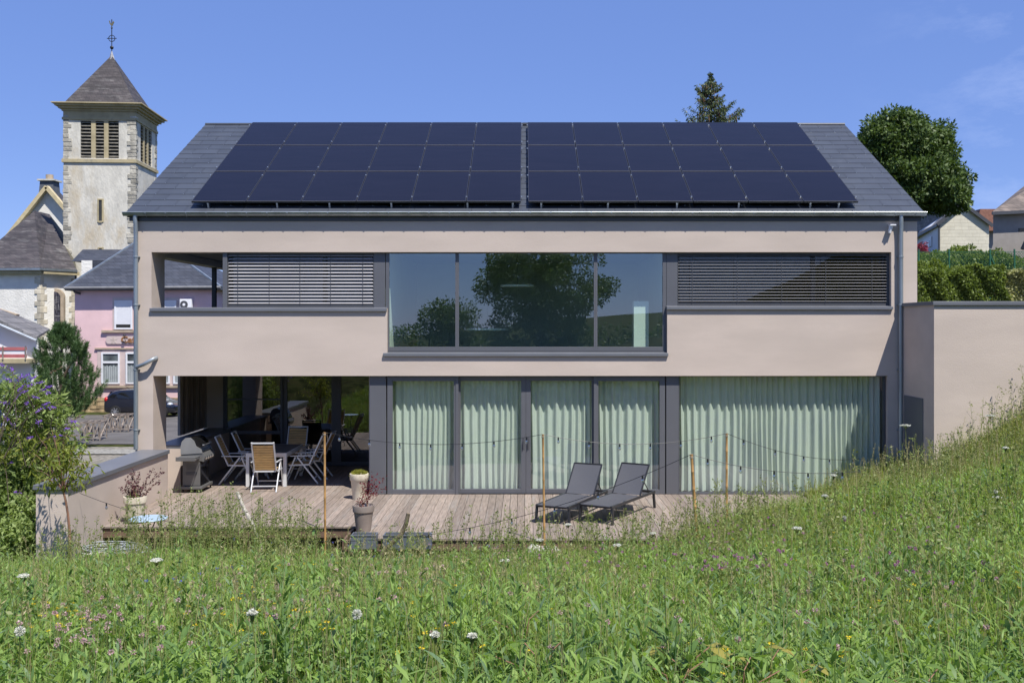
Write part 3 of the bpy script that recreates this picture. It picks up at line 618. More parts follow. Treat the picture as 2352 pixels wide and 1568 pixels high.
for y in (-.395, .37): MB().prism([(x * 1.02, y, .74 + (z - .74) * 1.015) for x, z in prof[:5] + [(.06, 1.0), (.12, .90), (.26, .84), (.29, .77)]], (0, .025, 0)).build('end_cap', lid_m, lid, world=False, smooth=True)
b = MB(); b.tube([(.27, -.3, .92), (.31, -.3, .92), (.31, .3, .92), (.27, .3, .92)], .013, 8); b.build('handle', steel, lid, world=False)
b = MB(); b.prism([(-.30, -.38, .69), (-.30, -.38, .745), (.30, -.38, .775), (.37, -.38, .70), (.33, -.38, .60), (.22, -.38, .62)], (0, .76, 0)); cp = b.build('control_panel', grillg, gr, world=False)
for k in range(4): b = MB(); y = -.26 + k * .17; b.tube([(.34, y, .66), (.385, y, .675)], [.032, .026], 14); b.build('knob', steel, cp, world=False)
b = MB(); b.box(-.28, -.80, .70, .24, -.385, .72); b.box(-.285, -.82, .655, .25, -.80, .735); b.build('side_shelf', grillg, gr, world=False, bevel=.006)
b = MB(); b.box(-.28, .385, .70, .24, .80, .72); b.build('side_shelf', grillg, gr, world=False, bevel=.006); MB().tube([(.27, -.82, .69), (.27, -.45, .69)], .014, 8).build('tool_hook', steel, gr, world=False)
# sun loungers
def lounger(label):
    t = thing('sun_lounger', label, 'sun lounger', group='dark loungers on the deck'); hw = .31
    b = MB()
    for sx in (-1, 1): b.bar((sx * hw, 0, .31), (sx * hw, 1.98, .31), .035, .045)
    b.bar((-hw, .02, .31), (hw, .02, .31), .035, .045); b.bar((-hw, 1.96, .31), (hw, 1.96, .31), .035, .045); b.build('frame', loungef, t, world=False)
    for sx in (-1, 1):
        for y in (.04, 1.93): MB().bar((sx * hw, y, .30), (sx * (hw + .015), y + (-.03 if y < 1 else .02), 0), .038, .05).build('leg', loungef, t, world=False)
    b = MB(); vs = []
    for j in range(9):
        y = .03 + 1.27 * j / 8; sag = -.03 * math.sin(math.pi * j / 8) + (.0 if j else -.0)
        for k in range(7): x = -hw + .03 + (2 * hw - .06) * k / 6; vs.append((x, y, .335 + sag * (1 - (k / 3 - 1) ** 2) - .004))
    b.add(vs, [(j * 7 + k, j * 7 + k + 1, j * 7 + k + 8, j * 7 + k + 7) for j in range(8) for k in range(6)]); b.tube([(-hw + .03, .0, .325), (hw - .03, .0, .325)], .014, 8); b.build('seat', mesh_f, t, world=False, smooth=True)
    ang = R(50); c_, s_ = math.cos(ang), math.sin(ang); b = MB(); vs = []
    for j in range(7):
        u = .67 * j / 6
        for k in range(7): x = -hw + .035 + (2 * hw - .07) * k / 6; sg = -.018 * math.sin(math.pi * j / 6) * (1 - (k / 3 - 1) ** 2); vs.append((x, 1.33 + u * c_ - sg * s_, .335 + u * s_ + sg * c_))
    b.add(vs, [(j * 7 + k, j * 7 + k + 1, j * 7 + k + 8, j * 7 + k + 7) for j in range(6) for k in range(6)])
    bk = b.build('backrest', mesh_f, t, world=False, smooth=True)
    b = MB(); e = (1.33 + .68 * c_, .335 + .68 * s_)
    for sx in (-1, 1): b.bar((sx * (hw - .025), 1.33, .33), (sx * (hw - .025), e[0], e[1]), .022, .028)
    b.bar((-hw + .02, e[0], e[1]), (hw - .02, e[0], e[1]), .025); b.build('back_frame', loungef, bk, world=False)
    for sx in (-1, 1): MB().bar((sx * (hw - .05), 1.33 + .33 * c_, .33 + .33 * s_), (sx * (hw - .05), 1.82, .33), .014).build('strut', loungef, t, world=False)
    return t
lg = lounger('left of the two dark mesh sun loungers, beside the bamboo pole'); lg.location = (.49, -3.04, 0); lg.rotation_euler = (0, 0, R(-25))
dup(lg, (1.27, -2.98, 0), R(-30), 'right of the two dark mesh sun loungers, partly hidden by meadow flowers')
# pots
def pot(name, label, loc, prof, mat, n=32):
    t = thing(name, label, 'plant pot', loc)
    b = MB(); ins = [(r - .022, z) for r, z in reversed(prof) if z > prof[-1][1] * .82]
    b.lathe(prof + ins + [(.01, prof[-1][1] * .84)], (0, 0, 0), n); b.build('pot_body', mat, t, world=False, smooth=True)
    MB().lathe([(.01, prof[-1][1] * .86), (prof[-1][0] - .028, prof[-1][1] * .87), (.01, prof[-1][1] * .89)], (0, 0, 0), 20, False).build('potting_soil', soil, t, world=False)
    return t
pr = lambda r0, r1, h: [(.01, 0), (r0, 0), (r0 + (r1 - r0) * .72, h * .72), (r1 * .97, h * .74), (r1 * 1.02, h * .76), (r1 * 1.05, h * .98), (r1 * 1.03, h)]
P1 = (-7.02, -2.85, 0); pot('flower_pot', 'cream pot with a rim standing by the left garden wall', P1, pr(.135, .195, .47), potc); MB().lathe([(.01, 0), (.17, 0), (.19, .022), (.01, .02)], P1, 24).build('saucer', loungef, None)
bpy.data.objects['saucer'].parent = bpy.data.objects['flower_pot']; bpy.data.objects['saucer'].data.transform(Matrix.Translation(-Vector(P1)))
P2 = (-3.38, -.46, 0); pot('flower_pot', 'cream pot standing by the grey panel beside the covered terrace', P2, pr(.13, .185, .52), potc)
P3 = (-2.78, -3.62, 0); pot('flower_pot', 'taupe brown pot on the deck edge holding the red maple', P3, pr(.125, .18, .45), potb)
def shrub(name, label, cat, loc, stems, leafmat, stem_m, ln, nleaf, spread, seed, base_r=.08, asp=.55, droop=0, hmin=.1, r=.006, twig=0):
    r_ = np.random.default_rng(seed); t = thing(name, label, cat, loc); b = MB(); P = []; Dd = []
    for s_ in stems:
        dx, dy, h = s_; pts = []; bx, by = r_.normal(size=2) * base_r * .5
        for k in range(7):
            u = k / 6; pts.append(Vector((bx + dx * u ** 1.3, by + dy * u ** 1.3, h * u - droop * u ** 3)) + Vector(r_.normal(size=3) * .012 * h))
        b.tube(pts, [r * (1 - .75 * k / 6) for k in range(7)], 5)
        for _ in range(nleaf):
            u = hmin + (1 - hmin) * r_.random() ** .8; f = u * 6; i = min(int(f), 5); q = pts[i].lerp(pts[i + 1], f - i)
            P.append(np.array(q) + r_.normal(size=3) * spread)
    b.build('stem', stem_m, t, world=False)
    V, Q, T = leafgeo(np.array(P), ln * (.6 + .7 * r_.random(len(P))), asp, .15 if not droop else -.3, .7); npmesh('foliage', V, Q, leafmat, t, T, world=False); return t
purple = FOL('purple_leaf', (.055, .022, .028), (.15, .07, .075), .25, tr_col=(1.2, .7, .7)); redl_m = FOL('maple_leaf', (.085, .012, .018), (.20, .03, .045), .4, tr_col=(1.4, .6, .5))
shrub('dark_shrub', 'sparse purple leaved shrub growing in the cream pot by the wall', 'shrub', (P1[0], P1[1], .40), [(-.22, 0, .42), (-.10, .05, .52), (.02, -.03, .50), (.12, .05, .46), (.28, 0, .55), (.48, .03, .50), (-.26, -.05, .22), (.2, -.08, .25), (.05, .1, .3), (-.15, .0, .28), (.33, .02, .32)], purple, barkr, .045, 70, .018, 3, hmin=.0)
t = shrub('red_maple', 'small Japanese maple with drooping crimson leaves in the taupe pot', 'tree', (P3[0], P3[1], .40), [(.06, 0, .55), (.30, .05, .58), (.42, .0, .46), (-.06, .0, .50), (.22, -.05, .36), (-.1, .03, .24), (.36, .02, .62), (.1, .05, .66)], redl_m, barkr, .05, 46, .03, 4, hmin=.35, asp=.35, droop=.10)
moss = FOL('yellow_green_leaf', (.16, .17, .03), (.36, .36, .07), .3)
n = 900; a = rng.normal(size=(n, 3)); a = unit(a) * [.17, .17, .12] * (rng.random((n, 1)) * .4 + .6); a[:, 2] = np.abs(a[:, 2]); V, Q, T = leafgeo(a, .06, .15, .9, .6, D=a + [0, 0, .08])
t = thing('dwarf_pine', 'low yellow green cushion plant in the cream pot by the terrace', 'plant', (P2[0], P2[1], .45)); npmesh('foliage', V, Q, moss, t, T, world=False); MB().tube([(0, 0, 0), (.01, 0, .06)], .012, 6).build('stem', bark, t, world=False)
# bistro table
p = W(341, 1189.5, 16.0); bt = thing('bistro_table', 'small round pale blue metal table with curved black legs at the deck edge', 'table', (p.x, p.y, h1(p.x, p.y)))
zt = p.z - bt.location.z
MB().lathe([(.01, zt - .012), (.285, zt - .018), (.30, zt - .006), (.295, zt + .004), (.01, zt + .002)], (0, 0, 0), 40).build('table_top', bluep, bt, world=False, smooth=True)
for k in range(3):
    a = R(50 + 120 * k); c, s_ = math.cos(a), math.sin(a); MB().tube([(.24 * c, .24 * s_, zt - .015), (.12 * c, .12 * s_, zt - .06), (.05 * c, .05 * s_, zt - .2), (.06 * c, .06 * s_, zt * .45), (.14 * c, .14 * s_, zt * .2), (.24 * c, .24 * s_, 0)], .010, 7).build('leg', black, bt, world=False)
MB().tube([(.07 * math.cos(k * math.pi / 6), .07 * math.sin(k * math.pi / 6), zt * .4) for k in range(13)], .006, 5).build('leg_ring', black, bt, world=False)
# metal troughs by the deck
for i, (x0, x1, lb) in enumerate(((806, 864, 'left blue grey metal trough half hidden in flowers at the deck step'), (880, 990, 'right blue grey metal trough in front of the deck, behind the bent stick'))):
    a = W(x0, 1231, 16.35); c = W(x1, 1231, 16.35); zt = a.z + .02; t = thing('metal_trough', lb, 'planter', ((a.x + c.x) / 2, a.y, zt - .30)); t.scale = (1, 1, .75); t.location.z = zt - .225; w2 = (c.x - a.x) / 2
    b = MB(); b.box(-w2, -.02, 0, w2, 0, .3); b.box(-w2, .22, 0, w2, .24, .3); b.box(-w2, 0, 0, -w2 + .02, .22, .3); b.box(w2 - .02, 0, 0, w2, .22, .3); b.box(-w2 - .01, -.03, .285, w2 + .01, -.02, .3); b.build('trough_body', plant_box, t, world=False); MB().box(-w2 + .02, 0, 0.02, w2 - .02, .22, .24).build('potting_soil', soil, t, world=False)
# bamboo poles
def pole(xd, yt, L, lean, label, r=.021):
    top = W(xd, yt, L); zb = h1(top.x, top.y); t = thing('bamboo_pole', label, 'pole', (top.x + lean, top.y, zb), group='bamboo poles carrying the light strings')
    b = MB(); H_ = top.z - zb; n = 6; pts = []; rr = []
    for k in range(n + 1):
        for d, q in ((-.006, .93), (0, 1.10), (.006, .93)):
            u = min(max(k / n + d, 0), 1); pts.append((-lean * u, 0, -.15 + (H_ + .15) * u)); rr.append(r * q * (1.05 - .12 * u))
    uq = [0]; 
    for i in range(1, len(pts)):
        if pts[i][2] - pts[uq[-1]][2] > .001: uq.append(i)
    b.tube([pts[i] for i in uq], [rr[i] for i in uq], 10); b.build('pole_shaft', bamboo, t, world=False, smooth=True)
    b = MB(); 
    for k in range(4): b.lathe([(r * 1.0, -.003), (r * 1.22, 0), (r * 1.0, .003)], (-lean, 0, H_ - .03 - .007 * k), 10, False)
    b.build('cord_binding', tan_m, t, world=False); return top
T1 = pole(745.5, 992, 17.25, .012, 'leftmost bamboo pole, in front of the covered terrace'); T2 = pole(1247, 997, 16.3, .03, 'bamboo pole standing on pale stones beside the left lounger')
T4 = pole(1669, 995, 16.4, -.0, 'rightmost bamboo pole, upright in front of the picture window'); T3 = pole(1588, 1043, 14.4, .10, 'leaning bamboo pole nearer the camera, right of the loungers', .024)
stn = None
for i, (dx, dy, r_) in enumerate(((-.15, -.05, .15), (.13, -.06, .14), (-.01, -.16, .13), (.02, .1, .13))):
    sp = Vector((T2.x + .03 + dx, T2.y + dy, 0)); sp.z = h1(sp.x, sp.y) + .17; b = MB(); b.ball(sp, r_, 9, 6, .8, .16); o = b.build('stone', stone_m); tag(o, 'pale stones piled round the foot of the bamboo pole by the loungers', 'stone', 'stones at the foot of the pole')
# light strings
def strings(label, spans, name='light_string'):
    t = thing(name, label, 'string lights', spans[0][0], group='light strings across the deck'); b = MB(); bulbs = []
    for (a, c, sag, ts) in spans:
        pts = [a.lerp(c, u) - Vector((0, 0, sag * 4 * u * (1 - u))) for u in [k / 24 for k in range(25)]]; b.tube(pts, .0042, 5)
        for u in ts: bulbs.append(a.lerp(c, u) - Vector((0, 0, sag * 4 * u * (1 - u))))
    b.build('cable', black, t)
    for q in bulbs:
        m_ = MB(); m_.tube([q + Vector((0, 0, .004)), q - Vector((0, 0, .048))], [.011, .014], 8); sk = m_.build('bulb_socket', black, t); m_ = MB(); m_.ball(q - Vector((0, 0, .074)), .024, 10, 7, 1.25); m_.build('bulb', bulbg, sk, smooth=True)
up1 = Vector((fx(1985), -.03, fz(1052)))
ev = lambda n: [(k + .5) / n for k in range(n)]
strings('upper string of bulbs running from pole to pole along the deck edge', [(T1, T2, .19, ev(7)), (T2, T4, .17, ev(6)), (T4, up1, .17, ev(5))])
wl = W(183, 1132, 16.6); rr_ = W(1975, 1082, 13.9)
strings('lower string of bulbs sagging from the garden wall to the leaning pole', [(wl, T3, 1.02, [.05, .1, .15, .215, .28, .345, .41, .475, .54, .605, .67, .735, .80, .865, .93]), (T3, rr_, .12, ev(5))])
# old posts
a = W(598, 1248, 15.7); t_ = W(545, 1130, 16.1); o = MB(); o.tube([a - Vector((-.08, 0, .35)), a, a.lerp(t_, .35) + Vector((.02, 0, 0)), a.lerp(t_, .7) - Vector((.01, 0, 0)), t_], [.032, .032, .034, .030, .028], 8); tag(o.build('weathered_post', oldwood, smooth=True), 'bleached grey wooden post leaning to the left in the weeds', 'post')
a = W(882, 1262, 15.6); t_ = W(938, 1178, 15.5); o = MB(); m1 = a.lerp(t_, .5) + Vector((.09, 0, -.03)); o.tube([a - Vector((.12, 0, .3)), a, a.lerp(m1, .5) + Vector((.012, 0, 0)), m1, m1.lerp(t_, .55) + Vector((.015, 0, 0)), t_], [.035, .035, .037, .036, .034, .032], 8); tag(o.build('bent_stick', oldwood2, smooth=True), 'curved brown barked stick standing in front of the metal trough', 'stick')
# heap of hose and stones by the left wall
c = W(262, 1245, 16.75); b = MB(); pts = []
for k in range(260):
    a = k * .32; rr = .26 + .10 * math.sin(k * .11) + .05 * math.sin(k * .37); pts.append((c.x + rr * 1.5 * math.cos(a) + .05 * math.sin(k * .05), c.y + .1 + rr * math.sin(a), -.30 + .10 * (k / 260) + .04 * math.sin(k * .21)))
b.tube(pts, .011, 6); tag(b.build('garden_hose', hose_m, smooth=True), 'tangled heap of grey hose lying by the deck corner', 'hose')
for k in range(34):
    q = W(196 + 50 * random.random(), 1255, 15.9 + .7 * random.random()); q.z = h1(q.x, q.y) + .03; r_ = random.uniform(.02, .055); b = MB(); b.ball((q.x, q.y, q.z + r_ * .3 + .04), r_, 7, 5, .7, .2); tag(b.build('rock', stone_m), 'pale gravel stone in the little heap beside the hose', 'stone', 'stones heaped near the hose')
# ------------------------------------------------------------------ church
TD = 80.0; K = TD / F0
ch_ = thing('church', 'old rendered church with square bell tower and slate pyramid roof', 'church', W(225, 945, TD)); ch_.location.z = -1.5
ca, sa = math.cos(R(3.7)), math.sin(R(3.7)); O_ = W(311, 745, TD)      # near right corner of the tower; side walls run back and slightly left
ux = Vector((ca, sa * 1, 0)) * 1; uy = Vector((-sa, ca, 0))
def tp(a, d, z): return O_ + ux * a + uy * d + Vector((0, 0, z - EYE))
tz = lambda y: EYE + (745 - y) * K
TW = 5.62
def tbox(m, a0, d0, z0, a1, d1, z1):
    return m.add([tp(a0, d0, z0), tp(a1, d0, z0), tp(a1, d1, z0), tp(a0, d1, z0), tp(a0, d0, z1), tp(a1, d0, z1), tp(a1, d1, z1), tp(a0, d1, z1)], [(0, 3, 2, 1), (4, 5, 6, 7), (0, 1, 5, 4), (1, 2, 6, 5), (2, 3, 7, 6), (3, 0, 4, 7)])
b = MB(); zA, zB, zC_, zD_ = -2, tz(371), tz(278), tz(253)
tbox(b, -TW, 0, zA, 0, TW, zB); 
oL, oR = -TW + 1.32, -1.30
oz0, oz1 = tz(364), tz(279)
# belfry walls with openings front and right
tbox(b, -TW, 0, zB, oL, .5, zD_); tbox(b, oR, 0, zB, 0, .5, zD_); tbox(b, oL, 0, zB, oR, .5, oz0); tbox(b, oL, 0, oz1, oR, .5, zD_)
tbox(b, -.5, .5, zB, 0, -oR, zD_); tbox(b, -.5, -oL, zB, 0, TW, zD_); tbox(b, -.5, -oR, zB, 0, -oL, oz0); tbox(b, -.5, -oR, oz1, 0, -oL, zD_)
tbox(b, -TW, .5, zB, -TW + .5, TW, zD_); tbox(b, -TW + .5, TW - .5, zB, -.5, TW, zD_)
b.build('tower_wall', tower_m, ch_)
b = MB()
tbox(b, -TW - .12, -.12, tz(374.5), .12, TW + .12, tz(367)); b.build('string_course', cornice_m, ch_); b = MB(); tbox(b, -TW - .1, -.1, tz(277), .1, TW + .1, tz(271.5))
for k in range(3):
    e = .12 + k * .2; z0 = tz(257) + k * .17; tbox(b, -TW - e, -e, z0, e, TW + e, z0 + .17)
tbox(b, -TW - .02, -.02, tz(271.5), .02, TW + .02, tz(257))
e = .72; tbox(b, -TW - e, -e, tz(257) + .51, e, TW + e, tz(240)); b.build('cornice', cornice_m, ch_)
ow = oR - oL
for k in (1, 2):
    a = oL + ow * k / 3; b = MB(); tbox(b, a - .17, .02, oz0, a + .17, .30, oz1); b.build('belfry_mullion', cornice_m, ch_); b = MB(); tbox(b, -.30, -a - .17, oz0, -.02, -a + .17, oz1); b.build('belfry_mullion', cornice_m, ch_)
b = MB()
for k in range(11):
    z = oz0 + .1 + (oz1 - oz0) * k / 11
    b.add([tp(oL, .05, z), tp(oR, .05, z), tp(oR, .32, z + .16), tp(oL, .32, z + .16), tp(oL, .05, z + .05), tp(oR, .05, z + .05), tp(oR, .32, z + .21), tp(oL, .32, z + .21)], [(0, 3, 2, 1), (4, 5, 6, 7), (0, 1, 5, 4), (1, 2, 6, 5), (2, 3, 7, 6), (3, 0, 4, 7)])
    b.add([tp(-.05, -oR, z), tp(-.05, -oL, z), tp(-.32, -oL, z + .16), tp(-.32, -oR, z + .16), tp(-.05, -oR, z + .05), tp(-.05, -oL, z + .05), tp(-.32, -oL, z + .21), tp(-.32, -oR, z + .21)], [(0, 3, 2, 1), (4, 5, 6, 7), (0, 1, 5, 4), (1, 2, 6, 5), (2, 3, 7, 6), (3, 0, 4, 7)])
b.build('belfry_louvre', M('louvre_wood', (.20, .185, .15), .9, var=.3), ch_)
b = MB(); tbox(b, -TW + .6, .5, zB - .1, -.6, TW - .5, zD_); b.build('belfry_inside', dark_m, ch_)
b = MB()
for (a, d) in ((0, 0), (-TW, 0), (0, TW)):
    b = MB(); z = 2.0; k = 0
    while z < oz1 + .2:
        h = random.uniform(.28, .46)
        if z + h > zB - .25 and z < zB + .05: z = zB + .05; continue
        l1 = random.choice((.40, .62)) * random.uniform(.9, 1.1); l2 = 1.0 - l1; q = random.uniform(.02, .06); s1 = -1 if a == 0 else 1; s2 = 1 if d == 0 else -1
        a0, a1 = (a + q, a - l1) if a == 0 else (a - q, a + l1); d0, d1 = (d - q, d + l2) if d == 0 else (d + q, d - l2)
        tbox(b, min(a0, a1), min(d0, d1), z, max(a0, a1), max(d0, d1), z + h - .03); z += h; k += 1
    b.build('quoin', quoin_m, ch_, bevel=.03)
b = MB(); ap = tp(-TW / 2, TW / 2, 0); ap.z = EYE + (745 - 127) * (ap.y + DF) / F0; e = -.0; z0 = tz(240) + .02
b.add([tp(-TW - e, -e, z0), tp(e, -e, z0), tp(e, TW + e, z0), tp(-TW - e, TW + e, z0), ap], [(0, 1, 4), (1, 2, 4), (2, 3, 4), (3, 0, 4), (0, 3, 2, 1)]); sp_ = b.build('spire_roof', oldslate, ch_)
b = MB(); zz = ap.z
for k, (r_, z_) in enumerate(((.34, -.85), (.20, -.30), (.08, .25))): pass
b.lathe([(.42, -.85), (.30, -.55), (.10, .1), (.03, .35)], ap, 4); b.build('spire_cap', M('lead_cap', (.33, .33, .34), .6, var=.3, scale=5), sp_)
b = MB(); b.tube([ap, ap + Vector((0, 0, 2.95))], .035, 6); b.ball(ap + Vector((0, 0, .62)), .15, 10, 7); b.ball(ap + Vector((0, 0, 2.25)), .08, 8, 6)
pts = [ap + Vector((.26 * math.cos(k * math.pi / 10), 0, 1.38 + .26 * math.sin(k * math.pi / 10))) for k in range(21)]; b.tube(pts, .03, 5); b.bar(ap + Vector((-.4, 0, 1.38)), ap + Vector((.4, 0, 1.38)), .05); b.build('iron_cross', black, ch_)
rc = ap + Vector((0, 0, 2.5)); prof = [(-.22, .32), (-.17, .10), (-.10, -.02), (0, -.1), (.10, -.02), (.14, .12), (.20, .20), (.16, .28), (.13, .34), (.08, .24), (.02, .10), (-.08, .12), (-.13, .24), (-.16, .36)]
MB().prism([(rc.x + x, rc.y - .03, rc.z + z) for x, z in prof], (0, .06, 0)).build('weathercock', bronze, ch_)
def twin(y0, y1, x0=224, x1=236):
    z0, z1 = tz(y1), tz(y0); a0 = (x0 - 311) * K; a1 = (x1 - 311) * K; b = MB(); tbox(b, a0 - .08, -.06, z0 - .1, a0 + .02, .02, z1 + .1); tbox(b, a1 - .02, -.06, z0 - .1, a1 + .1, .02, z1 + .1); tbox(b, a0 + .02, -.06, z1, a1 - .02, .02, z1 + .1); tbox(b, a0 + .02, -.1, z0 - .14, a1 - .02, .02, z0); o = b.build('slit_window', cornice_m, ch_)
    b = MB(); tbox(b, a0 + .02, -.012, z0, a1 - .02, .0, z1); b.build('window_recess', dark_m, o)
twin(460, 508, 228.5, 237); twin(571, 590, 229, 237)
b = MB()
for x_, w_, l_ in ((205, .25, .9), (213, .15, .6), (255, .3, 1.3), (262, .2, .9), (268, .12, .7), (248, .2, .5)): pass
# nave gable
AL = 92.0; KA = AL / F0
def ap_(x, y, L=AL): return W(x, y, L)
g0 = [(-60, 800), (165, 800), (165, 500), (108, 436), (4, 562), (-60, 640)]
MB().prism([ap_(x, y) for x, y in g0], (0, .6, 0)).build('nave_gable', church_w, ch_)
b = MB(); pts = [(-70, 652), (4, 562), (108, 430), (170, 503)]
for (xa, ya), (xb, yb_) in zip(pts[:-1], pts[1:]): b.bar(ap_(xa, ya, AL - .35), ap_(xb, yb_, AL - .35), .34, .5, up=(0, 1, 0))
b.build('gable_verge', M('yellow_verge', (.56, .47, .28), .7, var=.1), ch_)
b = MB(); q = [ap_(108, 427, AL), ap_(172, 500, AL), ap_(186, 492, AL + 9), ap_(128, 432, AL + 9)]; b.add(q + [v - Vector((0, 0, .3)) for v in q], [(0, 1, 2, 3), (4, 5, 6, 7), (0, 1, 5, 4)]); q = [ap_(108, 427, AL), ap_(-70, 652, AL), ap_(-60, 640, AL + 9), ap_(128, 432, AL + 9)]; b.add(q, [(0, 1, 2, 3)]); b.build('nave_roof', oldslate, ch_)
b = MB(); q = ap_(114, 445, AL + 3); b.add([q + Vector((x * e, y * e, z)) for z, e in ((-1.2, .78), (1.15, .62)) for x, y in ((-1, -1), (1, -1), (1, 1), (-1, 1))], [(0, 3, 2, 1), (4, 5, 6, 7), (0, 1, 5, 4), (1, 2, 6, 5), (2, 3, 7, 6), (3, 0, 4, 7)]); cy = b.build('chimney', M('slate_chimney', (.10, .11, .125), .7, var=.2), ch_)
b = MB(); b.box(q.x - .82, q.y - .82, q.z + 1.15, q.x + .82, q.y + .82, q.z + 1.3); b.build('chimney_cap', tower_m, cy); MB().lathe([(.34, 0), (.34, .5), (.25, .5), (.25, .1)], q + Vector((0, 0, 1.3)), 12).build('chimney_pot', tan_m, cy)
# apse: five sided, in front of the gable
LA = 73.0; 
def A(x, y, L): return W(x, y, L)
base = [(-70, 73.6), (94, LA), (172, 75.6), (176, 84)]; b = MB()
zt = A(94, 617, LA).z
wp = [Vector((A(x, 0, L).x, L - DF, 0)) for x, L in base]
for i in range(3): b.prism([wp[i] + Vector((0, 0, -2)), wp[i + 1] + Vector((0, 0, -2)), wp[i + 1] + Vector((0, 0, zt)), wp[i] + Vector((0, 0, zt))], (0, .3, 0))
b.build('apse_wall', church_w, ch_)
apx = [A(79, 484, 82), A(114, 492, 86)]
ov = [Vector((v.x + (v.x - wp[2].x + 3) * .0, v.y, zt)) for v in wp]; cen = (apx[0] + apx[1]) / 2
ov = [Vector((v.x + (v.x - cen.x) * .05, v.y + (v.y - cen.y) * .05, zt)) for v in ov]
mid = ov[0].lerp(ov[1], .62)
b = MB(); b.add([ov[0], mid, apx[0]], [(0, 1, 2)]); b.add([mid, ov[1], apx[0]], [(0, 1, 2)]); b.add([ov[1], ov[2], apx[1], apx[0]], [(0, 1, 2, 3)]); b.build('apse_roof', oldslate, ch_)
b = MB(); b.add([ov[2], ov[3], A(165, 560, 88), apx[1]], [(0, 1, 2, 3)]); b.build('apse_roof_side', oldslate2, ch_)
b = MB(); b.bar(ov[0] - Vector((0, 0, .06)), ov[1] - Vector((0, 0, .06)), .18, .16); b.bar(ov[1] - Vector((0, 0, .06)), ov[2] - Vector((0, 0, .06)), .18, .16); b.build('apse_gutter', zinc, ch_)
b = MB(); b.bar(ov[0] - Vector((0, -.25, .26)), ov[1] - Vector((0, -.25, .26)), .3, .25); b.bar(ov[1] - Vector((0, -.25, .26)), ov[2] - Vector((0, -.25, .26)), .3, .25); b.build('apse_cornice', cornice_m, ch_)
palest = M('pale_sandstone', (.53, .48, .38), .9, var=.25, scale=2, bump=.6, bscale=6, attr=.2); sgn = (wp[2] - wp[1]).normalized()
for c0, dr in ((wp[1], 1), (wp[2], -1)):
    b = MB(); z = zt - .6; k = 0
    while z > -1:
        l = (.28, .52)[k % 2] * random.uniform(.9, 1.1); h = random.uniform(.34, .5); dv = sgn * dr
        p0 = c0 + Vector((0, -.06, 0)) - dv * (.0 if dr == -1 else 0); p1 = c0 + dv * l + Vector((0, -.06, 0)); b.prism([p0 + Vector((0, 0, z - h + .02)), p1 + Vector((0, 0, z - h + .02)), p1 + Vector((0, 0, z)), p0 + Vector((0, 0, z))], (0, .1, 0))
        if dr == 1:
            dl = (wp[0] - wp[1]).normalized(); l = (.6, .35)[k % 2]; p1 = c0 + dl * l * .8 + Vector((0, -.06, 0)); b.prism([p0 + Vector((0, 0, z - h + .02)), p1 + Vector((0, 0, z - h + .02)), p1 + Vector((0, 0, z)), p0 + Vector((0, 0, z))], (0, .1, 0))
        z -= h; k += 1
    b.build('quoin', palest, ch_, bevel=.02)
# stained glass window
LW = (LA + 75.6) / 2 - .25; q0, q1 = A(113, 757, LW), A(148, 757, LW + .6); wx = (q0.x + q1.x) / 2; r_ = (q1.x - q0.x) / 2; zs = A(0, 683, LW).z
def arch(r, dz=0): return [(wx - r, LW - DF + .0, q0.z - dz)] + [(wx + r * math.cos(math.pi - math.pi * k / 14), LW - DF + .0, zs + r * math.sin(math.pi * k / 14)) for k in range(15)] + [(wx + r, LW - DF + .0, q0.z - dz)]
o = MB().prism([(x, y - .05, z) for x, y, z in arch(r_ + .24, .2)], (0, .3, 0)).build('arched_window', tan_m, ch_)
MB().prism([(x, y - .075, z) for x, y, z in arch(r_)], (0, .02, 0)).build('stained_glass', stain_m, o)
b = MB(); 
for k in range(46):
    x = wx + random.uniform(-.9, .9) * r_; z = random.uniform(q0.z, zs + .2); yy = LW - DF - .09
    if random.random() < .5: b.box(x - .012, yy, z - random.uniform(.1, .4), x + .012, yy + .012, z + .2)
    else: l = min(random.uniform(.1, .3), r_ - abs(x - wx)); b.box(x - l, yy, z - .012, x + l, yy + .012, z + .012)
b.build('leading', M('lead_came', (.28, .27, .27), .6), o)
# ------------------------------------------------------------------ slate clad house between church and cafe
sh = thing('slate_clad_house', 'dark slate clad building with flat hipped roof behind the pink cafe', 'house', W(250, 945, 68)); q = lambda x, y: W(x, y, 68)
MB().prism([q(212, 960), q(400, 960), q(400, 598), q(212, 598)], (0, 8, 0)).build('wall', cafeslate, sh); MB().prism([q(187, 960), q(212, 960), q(212, 598), q(187, 598)], (0, 7, 0)).build('wall', church_w, sh)
b = MB(); a = [q(164, 600), q(420, 600), q(420, 600) + Vector((0, 9, 0)), q(164, 600) + Vector((0, 9, 0))]; tp_ = [W(190, 573, 71), W(410, 573, 71), W(410, 573, 75), W(190, 573, 75)]; b.add(a + tp_, [(0, 1, 5, 4), (1, 2, 6, 5), (2, 3, 7, 6), (3, 0, 4, 7), (4, 5, 6, 7), (0, 3, 2, 1)]); b.build('roof', cafeslate, sh)
